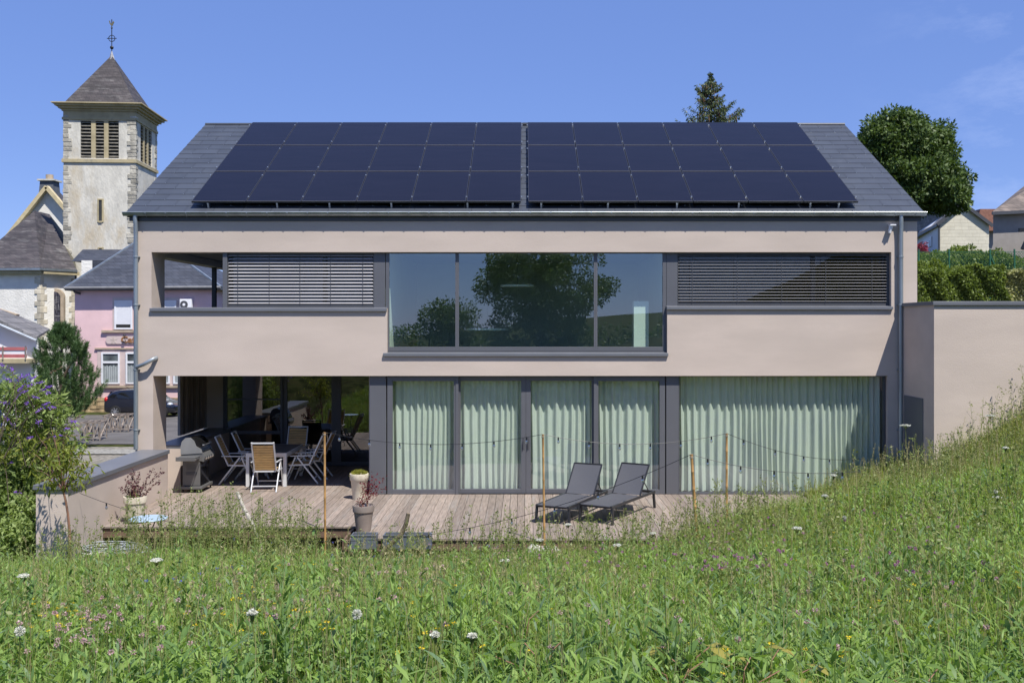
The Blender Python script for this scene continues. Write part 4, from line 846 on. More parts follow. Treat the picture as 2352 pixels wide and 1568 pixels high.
# ------------------------------------------------------------------ cafe
LC = 57.0; KC = LC / F0; c_ = lambda x, y, d=0: W(x, y, LC) + Vector((0, d, 0))
cf = thing('cafe_building', 'pink rendered cafe with blue grey hipped slate roof and cream window surrounds', 'cafe', c_(330, 943))
b = MB(); b.prism([c_(172, 945), c_(495, 945), c_(495, 660), c_(172, 660)], (0, 9, 0)); b.build('wall', pink, cf)
b = MB(); x = 172.0
rows = [(913, 921), (921, 931), (931, 939), (939, 948)]
for (ya, yb_) in rows:
    x = 172 - random.uniform(0, 8)
    while x < 497:
        w_ = random.uniform(9, 22); a0, a1 = max(x, 171), min(x + w_ - .6, 497)
        if a1 > a0 + 1: p0 = c_(a0, yb_ - .6); p1 = c_(a1, ya); b.box(p0.x, p0.y - .06 - random.uniform(0, .04), p0.z, p1.x, p0.y + .05, p1.z)
        x += w_
b.build('stone_base', basest, cf)
FL, FR = c_(157, 661, -.45), c_(513, 659, -.45); BL_, BR_ = FL + Vector((-.4, 10.2, 0)), FR + Vector((-.2, 10.2, 0)); apx2 = W(340, 538, LC + 4.3); bk2 = W(352, 545, LC + 9)
b = MB(); b.add([FL, FR, BR_, BL_, apx2, bk2], [(0, 1, 4), (1, 2, 5, 4), (2, 3, 5), (3, 0, 4, 5)]); rf = b.build('roof', cafeslate, cf)
b = MB(); b.bar(FL, apx2, .12, .10); b.bar(FR, apx2, .12, .10); b.build('hip_flashing', zinc, rf)
b = MB(); q = [FL, FR, BR_, BL_]; b.prism([v - Vector((0, 0, .17)) for v in q], (0, 0, .165)); b.build('soffit', greyd, rf); b = MB(); b.tube([FL + Vector((0, -.08, -.03)), FR + Vector((0, -.08, -.03))], .08, 8); b.build('gutter', M('old_gutter', (.2, .2, .2), .5), rf)
MB().tube([c_(174, 664, -.4), c_(177, 671, -.3), c_(184, 674, -.05), c_(184, 676, -.05)], .06, 8).build('downpipe', greyd, cf)
def cwin(x0, x1, y0, y1, shutter, sash=True):
    a, c = c_(x0, y1), c_(x1, y0); yy = a.y
    s = MB(); t_ = .09; s.box(a.x, yy - .10, a.z, a.x + t_, yy - .02, c.z); s.box(c.x - t_, yy - .10, a.z, c.x, yy - .02, c.z); s.box(a.x + t_, yy - .10, a.z, c.x - t_, yy - .02, a.z + t_); s.box(a.x + t_, yy - .10, c.z - t_, c.x - t_, yy - .02, c.z)
    if not shutter: s.box(a.x + t_, yy - .10, c.z - .62, c.x - t_, yy - .03, c.z - .50)
    o = s.build('window', white, cf)
    if shutter:
        s = MB(); z = a.z + .28
        while z < c.z - t_: s.box(a.x + t_, yy - .07 - .01, z, c.x - t_, yy - .045, z + .055); z += .06
        s.build('roller_shutter', white, o); MB().box(a.x + t_, yy - .06, a.z + t_, c.x - t_, yy - .04, a.z + .28).build('pane', carg, o)
    else:
        MB().box(a.x + t_, yy - .05, a.z + t_, c.x - t_, yy - .03, c.z - t_).build('pane', M('cafe_glass', (.10, .12, .12), .08, var=.5, scale=1.5, spec=.7) if 'cafe_glass' not in bpy.data.materials else bpy.data.materials['cafe_glass'], o)
        s = MB(); n = 26; x_0, x_1 = a.x + t_ + .02, c.x - t_ - .02; vs = []
        for k in range(n + 1):
            x = x_0 + (x_1 - x_0) * k / n; d = .012 * math.sin(k * 1.7); vs += [(x, yy - .062 + d, a.z + .12), (x, yy - .062 + d, c.z - .72 - .08 * abs(math.sin(k * .5)))]
        s.add(vs, [(2 * k, 2 * k + 2, 2 * k + 3, 2 * k + 1) for k in range(n)]); s.build('net_curtain', M('net_curtain', (.33, .36, .36), .9) if 'net_curtain' not in bpy.data.materials else bpy.data.materials['net_curtain'], o)
    return o
def surround(x0, x1, y0, y1):
    a, c = c_(x0, y1), c_(x1, y0); MB().box(a.x, a.y - .03, a.z, c.x, a.y + .02, c.z).build('window_surround', cream, cf)
surround(259, 306, 683, 757); surround(374, 412, 683, 757); cwin(264, 305, 690, 756, True); cwin(378, 406, 690, 756, True)
surround(224, 350, 802, 886); surround(362, 470, 802, 886)
for x0, x1 in ((234, 276), (290, 332), (366, 391), (399, 441)): cwin(x0, x1, 809, 881, False)
b = MB()
for x0, x1, y0, y1, d in ((235, 336, 758, 763.5, .14), (358, 430, 758, 763.5, .14), (219, 354, 798.5, 802, .10), (358, 474, 798.5, 802, .10), (228, 350, 885, 890, .14), (358, 470, 885, 890, .14)):
    a, c = c_(x0, y1), c_(x1, y0); MB().box(a.x, a.y - d, a.z, c.x, a.y + .02, c.z).build('window_sill', tan_m, cf)
b = MB(); pts = []
for k in range(9): a = math.pi / 2 + math.pi * k / 8; pts.append((249 + 5 * math.cos(a), 780.5 - 9 * math.sin(a)))
b.prism([c_(x, y, -.02) for x, y in pts + [(372, 789.5), (372, 771.5)]], (0, -.05, 0)); sg = b.build('sign', cream, cf)
cu = bpy.data.curves.new('lettering', 'FONT'); cu.body = 'Café'; cu.size = .50; cu.extrude = .012; cu.offset = .012; tmp = bpy.data.objects.new('tmp', cu); COL.objects.link(tmp)
dg = bpy.context.evaluated_depsgraph_get(); me = bpy.data.meshes.new_from_object(tmp.evaluated_get(dg)); bpy.data.objects.remove(tmp); me.transform(Matrix.Diagonal((1.15, 1, 1, 1))); me.transform(Matrix.Rotation(R(90), 4, 'X')); me.transform(Matrix.Translation(c_(279, 786.5, -.09))); me.materials.clear(); me.materials.append(brown_t); link(me, 'lettering', sg, True)
b = MB()
for k in range(5): a = R(72 * k + 20); p0 = c_(262, 781, -.08); b.prism([p0, p0 + Vector((.16 * math.cos(a - .3), 0, .16 * math.sin(a - .3))), p0 + Vector((.24 * math.cos(a), 0, .24 * math.sin(a))), p0 + Vector((.16 * math.cos(a + .3), 0, .16 * math.sin(a + .3)))], (0, .015, 0))
b.build('flower_emblem', M('faded_emblem', (.52, .44, .38), .8), sg)
b = MB(); q = c_(290, 769, -.3); b.tube([q + Vector((0, .3, -.5)), q + Vector((0, 0, -.1)), q], .02, 6); b.lathe([(.03, .04), (.08, -.02), (.09, -.07)], q, 10); b.build('sign_lamp', black, cf)
a = c_(417, 712); b = MB(); b.box(a.x, a.y - .35, a.z, a.x + .68, a.y - .02, a.z + .62); ac = b.build('air_conditioner', white, cf, bevel=.03); MB().tube([(a.x + .26, a.y - .352, a.z + .31), (a.x + .26, a.y - .37, a.z + .31)], .22, 20).build('fan_grille', greyd, ac); MB().lathe([(.09, 0), (.09, .02)], (0, 0, 0), 12)
b = MB(); b.tube([(a.x + .26, a.y - .371, a.z + .31), (a.x + .26, a.y - .38, a.z + .31)], .08, 14); b.build('fan_hub', white, ac)
# ------------------------------------------------------------------ white house, far left
LWH = 48.0; q = lambda x, y, d=0: W(x, y, LWH) + Vector((0, d, 0)); wh = thing('white_house', 'low white house with grey slate roof and red balcony bands at the left edge', 'house', q(20, 985))
MB().prism([q(-80, 990), q(92, 990), q(92, 779), q(-80, 706)], (-3.4, 6, 0)).build('wall', whiter, wh)
b = MB(); b.prism([q(-80, 703, -.3), q(0, 738, -.3), q(92, 778, -.3), W(114, 760, 53), W(18, 719, 53), W(-80, 694, 53)], (0, 0, .12)); b.build('roof', roofg, wh)
b = MB(); b.bar(q(-80, 706, -.34), q(0, 741, -.34), .16, .06); b.bar(q(0, 741, -.34), q(92, 781, -.34), .16, .06); b.build('verge_board', M('pale_board', (.55, .6, .66), .6), wh)
MB().bar(W(-80, 690, 52.6), W(40, 727, 52.6), .35, .25).build('ridge_flashing', tan_m, wh)
for y0, y1 in ((796, 803), (812, 820)): a, c = q(-80, y1, -1.0), q(84, y0, -1.0); MB().box(a.x, a.y, a.z, c.x, a.y + .06, c.z).build('balcony_band', redband, wh)
a, c = q(-80, 812, -.97), q(84, 803, -.97); MB().box(a.x, a.y, a.z, c.x, a.y + .03, c.z).build('balcony_panel', whiter, wh)
a, c = q(-80, 832, -1), q(86, 823, -.9); MB().box(a.x, a.y, a.z, c.x, a.y + 1, c.z).build('balcony_slab', cornice_m, wh)
b = MB()
for x in (33, 84): p0 = q(x, 822, -1.05); b.box(p0.x - .03, p0.y - .02, p0.z, p0.x + .03, p0.y, p0.z + .6)
b.build('balcony_post', rust, wh)
a, c = q(-70, 985, -.02), q(6, 880, -.02); MB().box(a.x, a.y, a.z, c.x, a.y + .1, c.z).build('blue_door', M('navy_paint', (.02, .03, .12), .4), wh)
# ------------------------------------------------------------------ car
def car(loc, rz):
    t = thing('parked_car', 'black compact hatchback parked in front of the pink cafe', 'car', loc, rz)
    # x forward; stations: x, zbottom, zbelt, zroof, half width, roof half width
    st = [(-1.98, .42, .80, .82, .60, .50), (-1.95, .26, .92, .98, .78, .62), (-1.85, .20, .98, 1.16, .83, .62), (-1.62, .18, 1.0, 1.36, .85, .60), (-1.30, .18, .99, 1.45, .855, .60), (-.7, .18, .96, 1.475, .86, .61), (0, .18, .93, 1.465, .86, .61), (.45, .18, .91, 1.38, .86, .60), (.85, .18, .90, 1.16, .86, .66), (1.12, .18, .89, .96, .855, .70), (1.5, .18, .82, .87, .84, .66), (1.82, .20, .70, .74, .80, .58), (1.98, .26, .55, .58, .66, .45)]
    vs = []; n = 14
    for x, zb, zl, zr, w, wr in st:
        half = [(w * .9, zb), (w * .98, zb + .10), (w, zb + (zl - zb) * .55), (w * .965, zl), (wr + (w * .965 - wr) * .12, zr - .06 if zr - zl > .15 else zl + (zr - zl) * .6), (wr * .82, zr - .008), (wr * .35, zr)]
        vs += [(x, y, z) for y, z in half] + [(x, -y, z) for y, z in reversed(half)]
    b = MB(); b.add(vs, [(i * n + k, i * n + (k + 1) % n, (i + 1) * n + (k + 1) % n, (i + 1) * n + k) for i in range(len(st) - 1) for k in range(n)] + [tuple(range(n)), tuple(reversed(range((len(st) - 1) * n, len(st) * n)))])
    body = b.build('body', carp, t, world=False, smooth=True); body.modifiers.new('sub', 'SUBSURF').render_levels = 2
    def yy(x, z, o):
        for i in range(len(st) - 1):
            if st[i][0] <= x <= st[i + 1][0]:
                u = (x - st[i][0]) / (st[i + 1][0] - st[i][0]); g = [st[i][k] * (1 - u) + st[i + 1][k] * u for k in range(6)]; v = min(max((z - g[2]) / max(g[3] - .06 - g[2], .05), 0), 1); return (g[4] * .965) * (1 - v) + (g[5] + (g[4] * .965 - g[5]) * .12) * v + o
        return .8
    for sg in (-1, 1):
        for poly in (((-1.28, 1.02), (-.30, .99), (-.30, 1.38), (-.95, 1.37), (-1.22, 1.24)), ((-.22, .98), (.72, .955), (.32, 1.32), (.1, 1.37), (-.22, 1.38)), ((-1.66, 1.06), (-1.36, 1.04), (-1.30, 1.22), (-1.5, 1.2))):
            b = MB(); b.add([(x, sg * yy(x, z, .002), z) for x, z in poly], [tuple(range(len(poly)))]); b.build('side_window', carg, t, world=False)
        b = MB(); b.ball((-1.83, sg * .70, .93), .13, 8, 6, 1.2); b.build('tail_light', redl, t, world=False, smooth=True); b = MB(); b.ball((1.66, sg * .66, .70), .17, 10, 6, .62); b.build('headlight', headl, t, world=False, smooth=True)
        b = MB(); b.ball((.62, sg * .98, 1.0), .10, 8, 6, .7); b.build('wing_mirror', carp, t, world=False, smooth=True)
        for x in (-1.28, 1.29):
            b = MB(); b.lathe([(.16, -.10), (.29, -.10), (.315, -.06), (.315, .06), (.29, .10), (.19, .10)], (0, 0, 0), 24); o = b.build('wheel', tyre, t, world=False, smooth=True); o.rotation_euler = (R(90), 0, 0); o.location = (x, sg * .77, .315)
            b = MB(); b.lathe([(.01, .10), (.06, .115), (.07, .095)], (0, 0, 0), 12, False); b.lathe([(.185, .085), (.21, .11), (.205, .06)], (0, 0, 0), 24, False)
            for k in range(7): a = 2 * math.pi * k / 7; b.bar((.04 * math.cos(a), .04 * math.sin(a), .10), (.2 * math.cos(a), .2 * math.sin(a), .10), .045, .02)
            if sg < 0: r2 = b.build('rim', rim, o, world=False)
            else:
                r2 = b.build('rim', rim, o, world=False); r2.rotation_euler = (R(180), 0, 0)
    b = MB(); b.add([(-1.90, -.52, 1.06), (-1.90, .52, 1.06), (-1.70, .50, 1.34), (-1.70, -.50, 1.34)], [(0, 1, 2, 3)]); b.build('rear_window', carg, t, world=False)
    b = MB(); b.add([(1.0, -.60, 1.06), (1.0, .60, 1.06), (.56, .52, 1.36), (.56, -.52, 1.36)], [(0, 1, 2, 3)]); b.build('windscreen', carg, t, world=False)
    MB().tube([(-.9, 0, 1.47), (-1.25, 0, 1.72)], .008, 5).build('aerial', black, t, world=False); return t
cp_ = W(334, 953, 54.2); car((cp_.x, cp_.y, h1(cp_.x, cp_.y) + .03), R(-4))
# rusty racks on the street
def rack(xa, xb, L, label):
    p0 = W(xa, 0, L); p1 = W(xb, 0, L + 1.5); z = h1(p0.x, p0.y) + .03; w_ = p1.x - p0.x; t = thing('steel_rack', label, 'rack', (p0.x, p0.y, z), R(8), 'rusty steel racks on the cobbles'); b = MB(); Hh = .74; d = 1.0
    for x in (0, w_ * .33, w_ * .66, w_):
        for y in (0, d): b.bar((x, y, 0), (x, y, Hh), .04)
        b.bar((x, 0, Hh), (x, d, Hh), .05); b.bar((x, 0, .1), (x, d, Hh - .1), .05)
    for y in (0, d):
        for z_ in (.12, Hh): b.bar((0, y, z_), (w_, y, z_), .05)
        b.bar((0, y, Hh), (w_ * .33, y, .1), .045); b.bar((w_, y, Hh), (w_ * .66, y, .1), .045)
    b.build('rack_frame', rust, t, world=False); b = MB()
    for k in range(6): x = w_ * (.1 + .8 * k / 5); b.bar((x, .1, 0.1), (x + random.uniform(-.1, .1), .15, Hh * random.uniform(.7, 1.05)), .035)
    b.build('upright', rust, t, world=False)
rack(184, 262, 41, 'front rusty and white steel rack standing on the cobbles'); rack(240, 322, 45, 'rear rusty steel rack beside the downpipe')
# ------------------------------------------------------------------ right background
LH = 85.0; q = lambda x, y, d=0: W(x, y, LH) + Vector((0, d, 0)); ct = thing('cottage', 'small cottage with yellow shingled gable and grey tiled roof up the slope', 'house', q(2210, 580))
sd = Vector((-.6, 6, 0))
G = [q(2154, 600), q(2271, 600), q(2271, 515), q(2208, 468), q(2154, 512)]
MB().prism(G, (1.7, 8.9, 0)).build('wall', whiter, ct)
b = MB(); yy = 600
while yy > 466:
    def lim(y): return (2154 + max(0, (512 - y)) * 54 / 44, 2271 - max(0, (515 - y)) * 63 / 47)
    x = 2154 - random.uniform(0, 14)
    while x < 2271:
        x1_ = x + 16; pts = []
        for (X_, Y_) in ((x + .1, yy), (x1_ - .1, yy), (x1_ - .1, yy - 7.75), (x + .1, yy - 7.75)):
            l, r_ = lim(Y_); pts.append((min(max(X_, l), r_), Y_))
        if pts[1][0] - pts[0][0] > 1: b.prism([q(X_, Y_, -.05) for X_, Y_ in pts], (0, .06, 0))
        x = x1_
    yy -= 8
b.build('shingle_gable', yshing, ct)
lw = q(2154, 600); b = MB(); b.add([q(2154, 600), q(2154, 512), W(2104, 541, 94), W(2104, 600, 94)], [(0, 1, 2, 3)]); b.build('side_wall', whiter, ct)
b = MB(); a0, a1, a2 = q(2208, 465, -.3), q(2149, 514, -.3), q(2277, 517, -.3); r0 = W(2095, 483, 94.5); r1 = W(2092, 546, 94.5)
b.add([a0, a1, r1, r0], [(0, 1, 2, 3)]); b.add([a0, a2, a2 + Vector((-1, 9, 0)), r0], [(0, 1, 2, 3)]); b.build('roof', roofg, ct)
b = MB(); b.bar(a0 - Vector((0, 0, .1)), a1 - Vector((0, 0, .1)), .28, .1, up=(0, 1, 0)); b.bar(a0 - Vector((0, 0, .1)), a2 - Vector((0, 0, .1)), .28, .1, up=(0, 1, 0)); b.bar(a1 - Vector((0, 0, .15)), r1 - Vector((0, 0, .15)), .1, .22); b.build('verge_board', greyd, ct)
b = MB(); b.bar(q(2156, 600, -.1), q(2156, 515, -.1), .12); b.build('downpipe', greyd, ct)
p0 = W(2118, 575, 92); p1 = W(2142, 543, 87.2); b = MB(); b.add([p0, Vector((p1.x, p1.y, p0.z)), p1, Vector((p0.x, p0.y, p1.z))], [(0, 1, 2, 3)]); 
for v in range(4): pass
o = MB(); nrm = Vector((-.7, -.3, 0)) * .2; dpt = (Vector((p1.x, p1.y, 0)) - Vector((p0.x, p0.y, 0)))
o.prism([Vector((p0.x, p0.y, p0.z)) + nrm, Vector((p1.x, p1.y, p0.z)) + nrm, Vector((p1.x, p1.y, p1.z)) + nrm, Vector((p0.x, p0.y, p1.z)) + nrm], -nrm * .5); wo = o.build('window', white, ct)
o = MB(); e = .12; n2 = nrm * 1.25; o.prism([Vector((p0.x, p0.y, p0.z)) + dpt * e + n2, Vector((p0.x, p0.y, p0.z)) + dpt * (1 - e) + n2, Vector((p0.x, p0.y, p0.z + (p1.z - p0.z) * .62)) + dpt * (1 - e) + n2, Vector((p0.x, p0.y, p0.z + (p1.z - p0.z) * .62)) + dpt * e + n2], -n2 * .05); o.build('pane', carg, wo)
# brick-red roof far behind
rr = thing('far_house', 'red tiled roof of a distant house peeking between cottage and beige house', 'house', W(2262, 600, 120)); 
b = MB(); b.prism([W(2238, 530, 120), W(2300, 530, 120), W(2300, 480, 120), W(2252, 480, 120)], (0, 5, 0)); b.build('roof', redt, rr); MB().prism([W(2245, 620, 121), W(2300, 620, 121), W(2300, 530, 121), W(2245, 530, 121)], (0, 5, 0)).build('wall', wallb, rr)
# beige house at the right edge
LB = 62.0; q = lambda x, y, d=0: W(x, y, LB) + Vector((0, d, 0)); bh = thing('beige_house', 'beige house with brown tiled roof cut off by the right edge', 'house', q(2340, 580))
MB().prism([q(2281, 620), q(2500, 620), q(2500, 480), q(2281, 488)], (4, 8, 0)).build('wall', wallb, bh)
b = MB(); e0, e1, e2, e3 = q(2270, 489, -.5), q(2520, 478, -.5), W(2520, 330, 67), W(2380, 405, 67); b.add([e0, e1, e2, e3], [(0, 1, 2, 3)]); rb = b.build('roof', roofb, bh)
b = MB(); b.bar(e0 - Vector((0, 0, .08)), e1 - Vector((0, 0, .08)), .1, .2); b.build('gutter', greyd, rb)
b = MB(); b.prism([q(2318, 620, -4), q(2500, 620, -4), q(2500, 540, -4), q(2318, 545, -4)], (2, 3.9, 0)); b.build('lean_to', wallb, bh)
b = MB(); b.prism([q(2300, 540, -4.6), q(2500, 530, -4.6), q(2500, 522, -3), q(2310, 530, -3)], (0, 0, .12)); b.build('lean_to_roof', roofg, bh)
b = MB(); b.bar(q(2258, 544, -4.5), q(2420, 537, -4.5), .2); b.bar(q(2265, 585, -4.5), q(2283, 546, -4.5), .16); b.bar(q(2314, 620, -4.5), q(2314, 545, -4.5), .18); b.bar(q(2300, 546, -4.5), q(2314, 565, -4.5), .14); b.build('timber_bracket', black, bh)
b = MB(); 
for k in range(7): b.bar(q(2316, 560 + k * 8, -4.4), q(2324, 560 + k * 8, -4.4), .06)
b.build('ladder_rungs', black, bh)
# chain link fence
LFc = 31.0; fn = thing('chain_link_fence', 'dark green chain link fence with round posts above the hedge', 'fence', W(2230, 640, LFc)); xs0, xs1 = W(2060, 0, LFc).x, W(2440, 0, LFc).x
b = MB(); y = LFc - DF; z0, z1 = EYE + (745 - 650) * LFc / F0, EYE + (745 - 578) * LFc / F0; hh = z1 - z0; n = 0; x = xs0 - hh
V = []; Qd = []
def wire(a, c, r=.0035):
    b.bar(a, c, r * 2)
while x < xs1:
    for s_ in (1, -1):
        xa, xb = (x, x + hh * .9) if s_ == 1 else (x + hh * .9, x)
        wire((xa, y + .004 * s_, z0), (xb, y + .004 * s_, z1))
    x += .085
b.bar((xs0, y, z1), (xs1, y, z1), .012); b.bar((xs0, y, z0), (xs1, y, z0), .012); b.build('wire_mesh', wiregreen, fn)
for xd in (2110, 2180, 2274, 2330):
    xx = W(xd, 0, LFc).x; b = MB(); b.tube([(xx, y, z0 - .9), (xx, y, z1 + .08)], .028, 8); o = b.build('fence_post', wiregreen, fn)
    if xd == 2274: MB().tube([(xx, y, z1 - .1), (xx + .55, y - .1, z0 - .5)], .022, 6).build('brace', wiregreen, o)
# ------------------------------------------------------------------ trees and shrubs
def clumpcrown(ells, ncl, nleaf, ln, seed, rc=.3, asp=.5, flat=.75, outer=.9, zb=.0, drop=-.25):
    r_ = np.random.default_rng(seed); Ps = []; Ds = []; Ts = []; vol = np.array([e[3] * e[4] * e[5] for e in ells]) ** (2 / 3); vol = vol / vol.sum()
    for e, v in zip(ells, vol):
        m = max(int(ncl * v), 4); d = unit(r_.normal(size=(m, 3))); rad = np.where(r_.random(m) < .75, outer, outer * r_.random(m) ** .5)[:, None] * (1 + .1 * r_.normal(size=(m, 1)))
        C = np.array(e[:3]) + d * rad * np.array(e[3:6]); cr = rc * (.6 + .8 * r_.random(m))
        for c, r, dd in zip(C, cr, d):
            k = max(int(nleaf * (r / rc) ** 2), 8); u = unit(r_.normal(size=(k, 3))); P = c + u * r * np.array([1, 1, flat]) * (.35 + .65 * r_.random((k, 1)) ** .5)
            Ps.append(P); Ds.append(u * .7 + r_.normal(size=(k, 3)) * .6 + [0, 0, drop] ); Ts.append(r_.random(k) * .6 + .4 * r_.random())
    P = np.concatenate(Ps); return leafgeo(P, ln * (.65 + .7 * r_.random(len(P))), asp, D=np.concatenate(Ds), t=np.concatenate(Ts), fold=.08)
def trunk(t, base, top, r, mat, limbs=(), name='trunk'):
    b = MB(); pts = [Vector(base).lerp(Vector(top), u) + Vector((random.uniform(-1, 1), random.uniform(-1, 1), 0)) * r * .5 * (u > 0) for u in (0, .1, .3, .5, .7, .85, 1)]
    b.tube(pts, [r * 1.35, r, r * .85, r * .7, r * .5, r * .3, r * .1], 10)
    for (u, tip) in limbs:
        p = Vector(base).lerp(Vector(top), u); tip = Vector(tip); m1 = p.lerp(tip, .5) + Vector((0, 0, .12 * (tip - p).length)); b.tube([p, p.lerp(m1, .5), m1, m1.lerp(tip, .5), tip], [r * .5, r * .42, r * .3, r * .18, r * .06], 7)
    return b.build(name, mat, t, smooth=True)
leaf_ch = FOL('chestnut_leaf', (.036, .068, .020), (.105, .16, .040), .22, cu=.5); leaf_sp = FOL('spruce_needle', (.035, .062, .026), (.10, .13, .05), .12, cu=.7)
leaf_pi = FOL('pine_needle', (.03, .07, .026), (.095, .165, .055), .15, cu=1.2); leaf_hd = FOL('hedge_leaf', (.06, .095, .02), (.19, .25, .05), .3, cu=1.1); leaf_hy = FOL('variegated_leaf', (.12, .13, .04), (.42, .42, .20), .3, cu=2)
leaf_bd = FOL('buddleia_leaf', (.09, .15, .04), (.29, .37, .12), .38, cu=1.2); leaf_ye = FOL('yellowing_leaf', (.08, .12, .02), (.24, .26, .05), .4, cu=1.6); leaf_pc = FOL('peach_leaf', (.10, .15, .022), (.26, .30, .055), .45, cu=3, tr_col=(1.4, 1.3, .6))
leaf_rd = FOL('cherry_leaf', (.06, .10, .03), (.15, .22, .06), .25, cu=.5)
# chestnut
LT = 76.0; k_ = LT / F0
def el(x, y, rx, ry, dy=0, rd=None): p = W(x, y, LT + dy); return (p.x, p.y, p.z, rx * k_, (rd or rx) * k_, ry * k_)
E = [el(2055, 322, 68, 62), el(2136, 346, 50, 62, 1), el(2015, 345, 42, 48), el(2045, 400, 80, 58), el(2130, 420, 88, 60), el(2180, 440, 42, 42), el(2085, 448, 84, 36)]
t = thing('chestnut_tree', 'large dense dark green chestnut tree with two rounded domes behind the roof', 'tree', W(2085, 745, LT)); V, Q, T = clumpcrown(E, 430, 190, .30, 5, rc=.82, asp=.5); npmesh('crown', V, Q, leaf_ch, t, T)
bs = W(2090, 600, LT); trunk(t, (bs.x, bs.y, h1(bs.x, bs.y)), W(2075, 300, LT), .5, bark, [(.5, W(2130, 340, LT)), (.45, W(2180, 420, LT)), (.5, W(2010, 350, LT)), (.4, W(2020, 410, LT)), (.6, W(2110, 320, LT))])
# spruce
LSp = 62.0; ks = LSp / F0; tp_s = W(1632, 166, LSp); t = thing('spruce_tree', 'spruce treetop hung with brown cones rising behind the right solar panels', 'tree', (tp_s.x, tp_s.y, h1(tp_s.x, tp_s.y)))
bz = h1(tp_s.x, tp_s.y); b = MB(); b.tube([(tp_s.x, tp_s.y, bz), (tp_s.x, tp_s.y, (bz + tp_s.z) / 2), (tp_s.x, tp_s.y, tp_s.z - .5), tuple(tp_s)], [.28, .18, .05, .01], 8); b.build('trunk', bark, t, smooth=True)
P = []; Dn = []; cones = MB(); bb = MB(); rs = np.random.default_rng(3); z = .1
while z < 7.5:
    rad = (.05 + .62 * z + .18 * math.sin(z * 5 + 3)); nb = 6
    for j in range(nb):
        a = rs.random() * 6.28; ln_ = rad * rs.uniform(.55, 1.2)
        if 2.2 < z < 2.9 and math.cos(a) > .6: ln_ *= 1.3
        c = np.array([math.cos(a), math.sin(a), 0]); st_ = np.array([tp_s.x, tp_s.y, tp_s.z - z]); m = int(16 + ln_ * 62)
        u = rs.random(m) ** .7; cur = -.32 * np.sin(u * 2.4) * ln_ * .8 + .30 * u ** 3 * ln_; pp = st_ + c * (u * ln_)[:, None] + np.stack([0 * u, 0 * u, cur], 1)
        bb.tube([tuple(st_ + c * q * ln_ + [0, 0, -.32 * math.sin(q * 2.4) * ln_ * .8 + .3 * q ** 3 * ln_]) for q in (0, .25, .5, .75, 1)], [.022, .018, .014, .01, .005], 4)
        side = np.cross(c, [0, 0, 1]); off = rs.normal(size=(m, 1)) * .10 * (1 - u[:, None] * .6) * (1 + ln_); pp = pp + side * off
        P.append(pp); Dn.append(c * .5 + rs.normal(size=(m, 3)) * .35 + np.array([0, 0, -.55]) + side * off * 2)
        if rs.random() < .6 and ln_ > .3:
            for q in rs.uniform(.4, .95, 2): cc = st_ + c * q * ln_ + [0, 0, -.32 * math.sin(q * 2.4) * ln_ * .8 + .3 * q ** 3 * ln_]; cones.tube([cc, cc - [0, 0, .12], cc - [0, 0, .26]], [.02, .045, .015], 6)
    z += .16 + .012 * z
P = np.concatenate(P); V, Q, T = leafgeo(P, .12 + .09 * rs.random(len(P)), .30, D=np.concatenate(Dn)); npmesh('crown', V, Q, leaf_sp, t, T); cones.build('cones', M('cone_brown', (.17, .095, .045), .7, var=.3), t)['kind'] = 'stuff'; bb.build('branches', bark, t)
# pine in front of the cafe
LP = 38.0; kp = LP / F0; t = thing('pine_tree', 'bushy dark green pine with upright shoots in front of the pink cafe', 'tree', W(138, 1030, LP)); rs = np.random.default_rng(8)
t.location.z = h1(t.location.x, t.location.y)
sh_ = [(755, 12), (775, 34), (800, 50), (830, 56), (860, 68), (890, 72), (915, 66), (940, 48), (952, 25)]; P = []; Dn = []; TT = []; cxs = lambda y: 138 + (y - 750) * .05
for _ in range(620):
    y = rs.uniform(752, 950); w_ = np.interp(y, [a for a, _b in sh_], [c for _a, c in sh_]); a = rs.random() * 6.28; r = w_ * rs.uniform(.55, 1.02) * (1 + .18 * math.sin(a * 3 + y * .05)); p = W(cxs(y) + 6 + r * math.cos(a), y + rs.normal() * 3, LP); p.y += r * kp * math.sin(a)
    m = 70; u = rs.random((m, 1)); ax = np.array([.35 * math.cos(a), .35 * math.sin(a), 1.0]) ; ax = ax / np.linalg.norm(ax); P.append(np.array(p) + ax * (u - .5) * .34); Dn.append(rs.normal(size=(m, 3)) * .55 + ax * .9 ); TT.append(np.clip(rs.random(m) * .5 + .5 * rs.random() , 0, 1))
P = np.concatenate(P); V, Q, T = leafgeo(P, .13 + .05 * rs.random(len(P)), .10, D=np.concatenate(Dn), t=np.concatenate(TT)); npmesh('crown', V, Q, leaf_pi, t, T)
trunk(t, t.location, W(142, 770, LP), .13, bark, [(.4, W(95, 880, LP)), (.45, W(195, 880, LP)), (.6, W(180, 820, LP))])
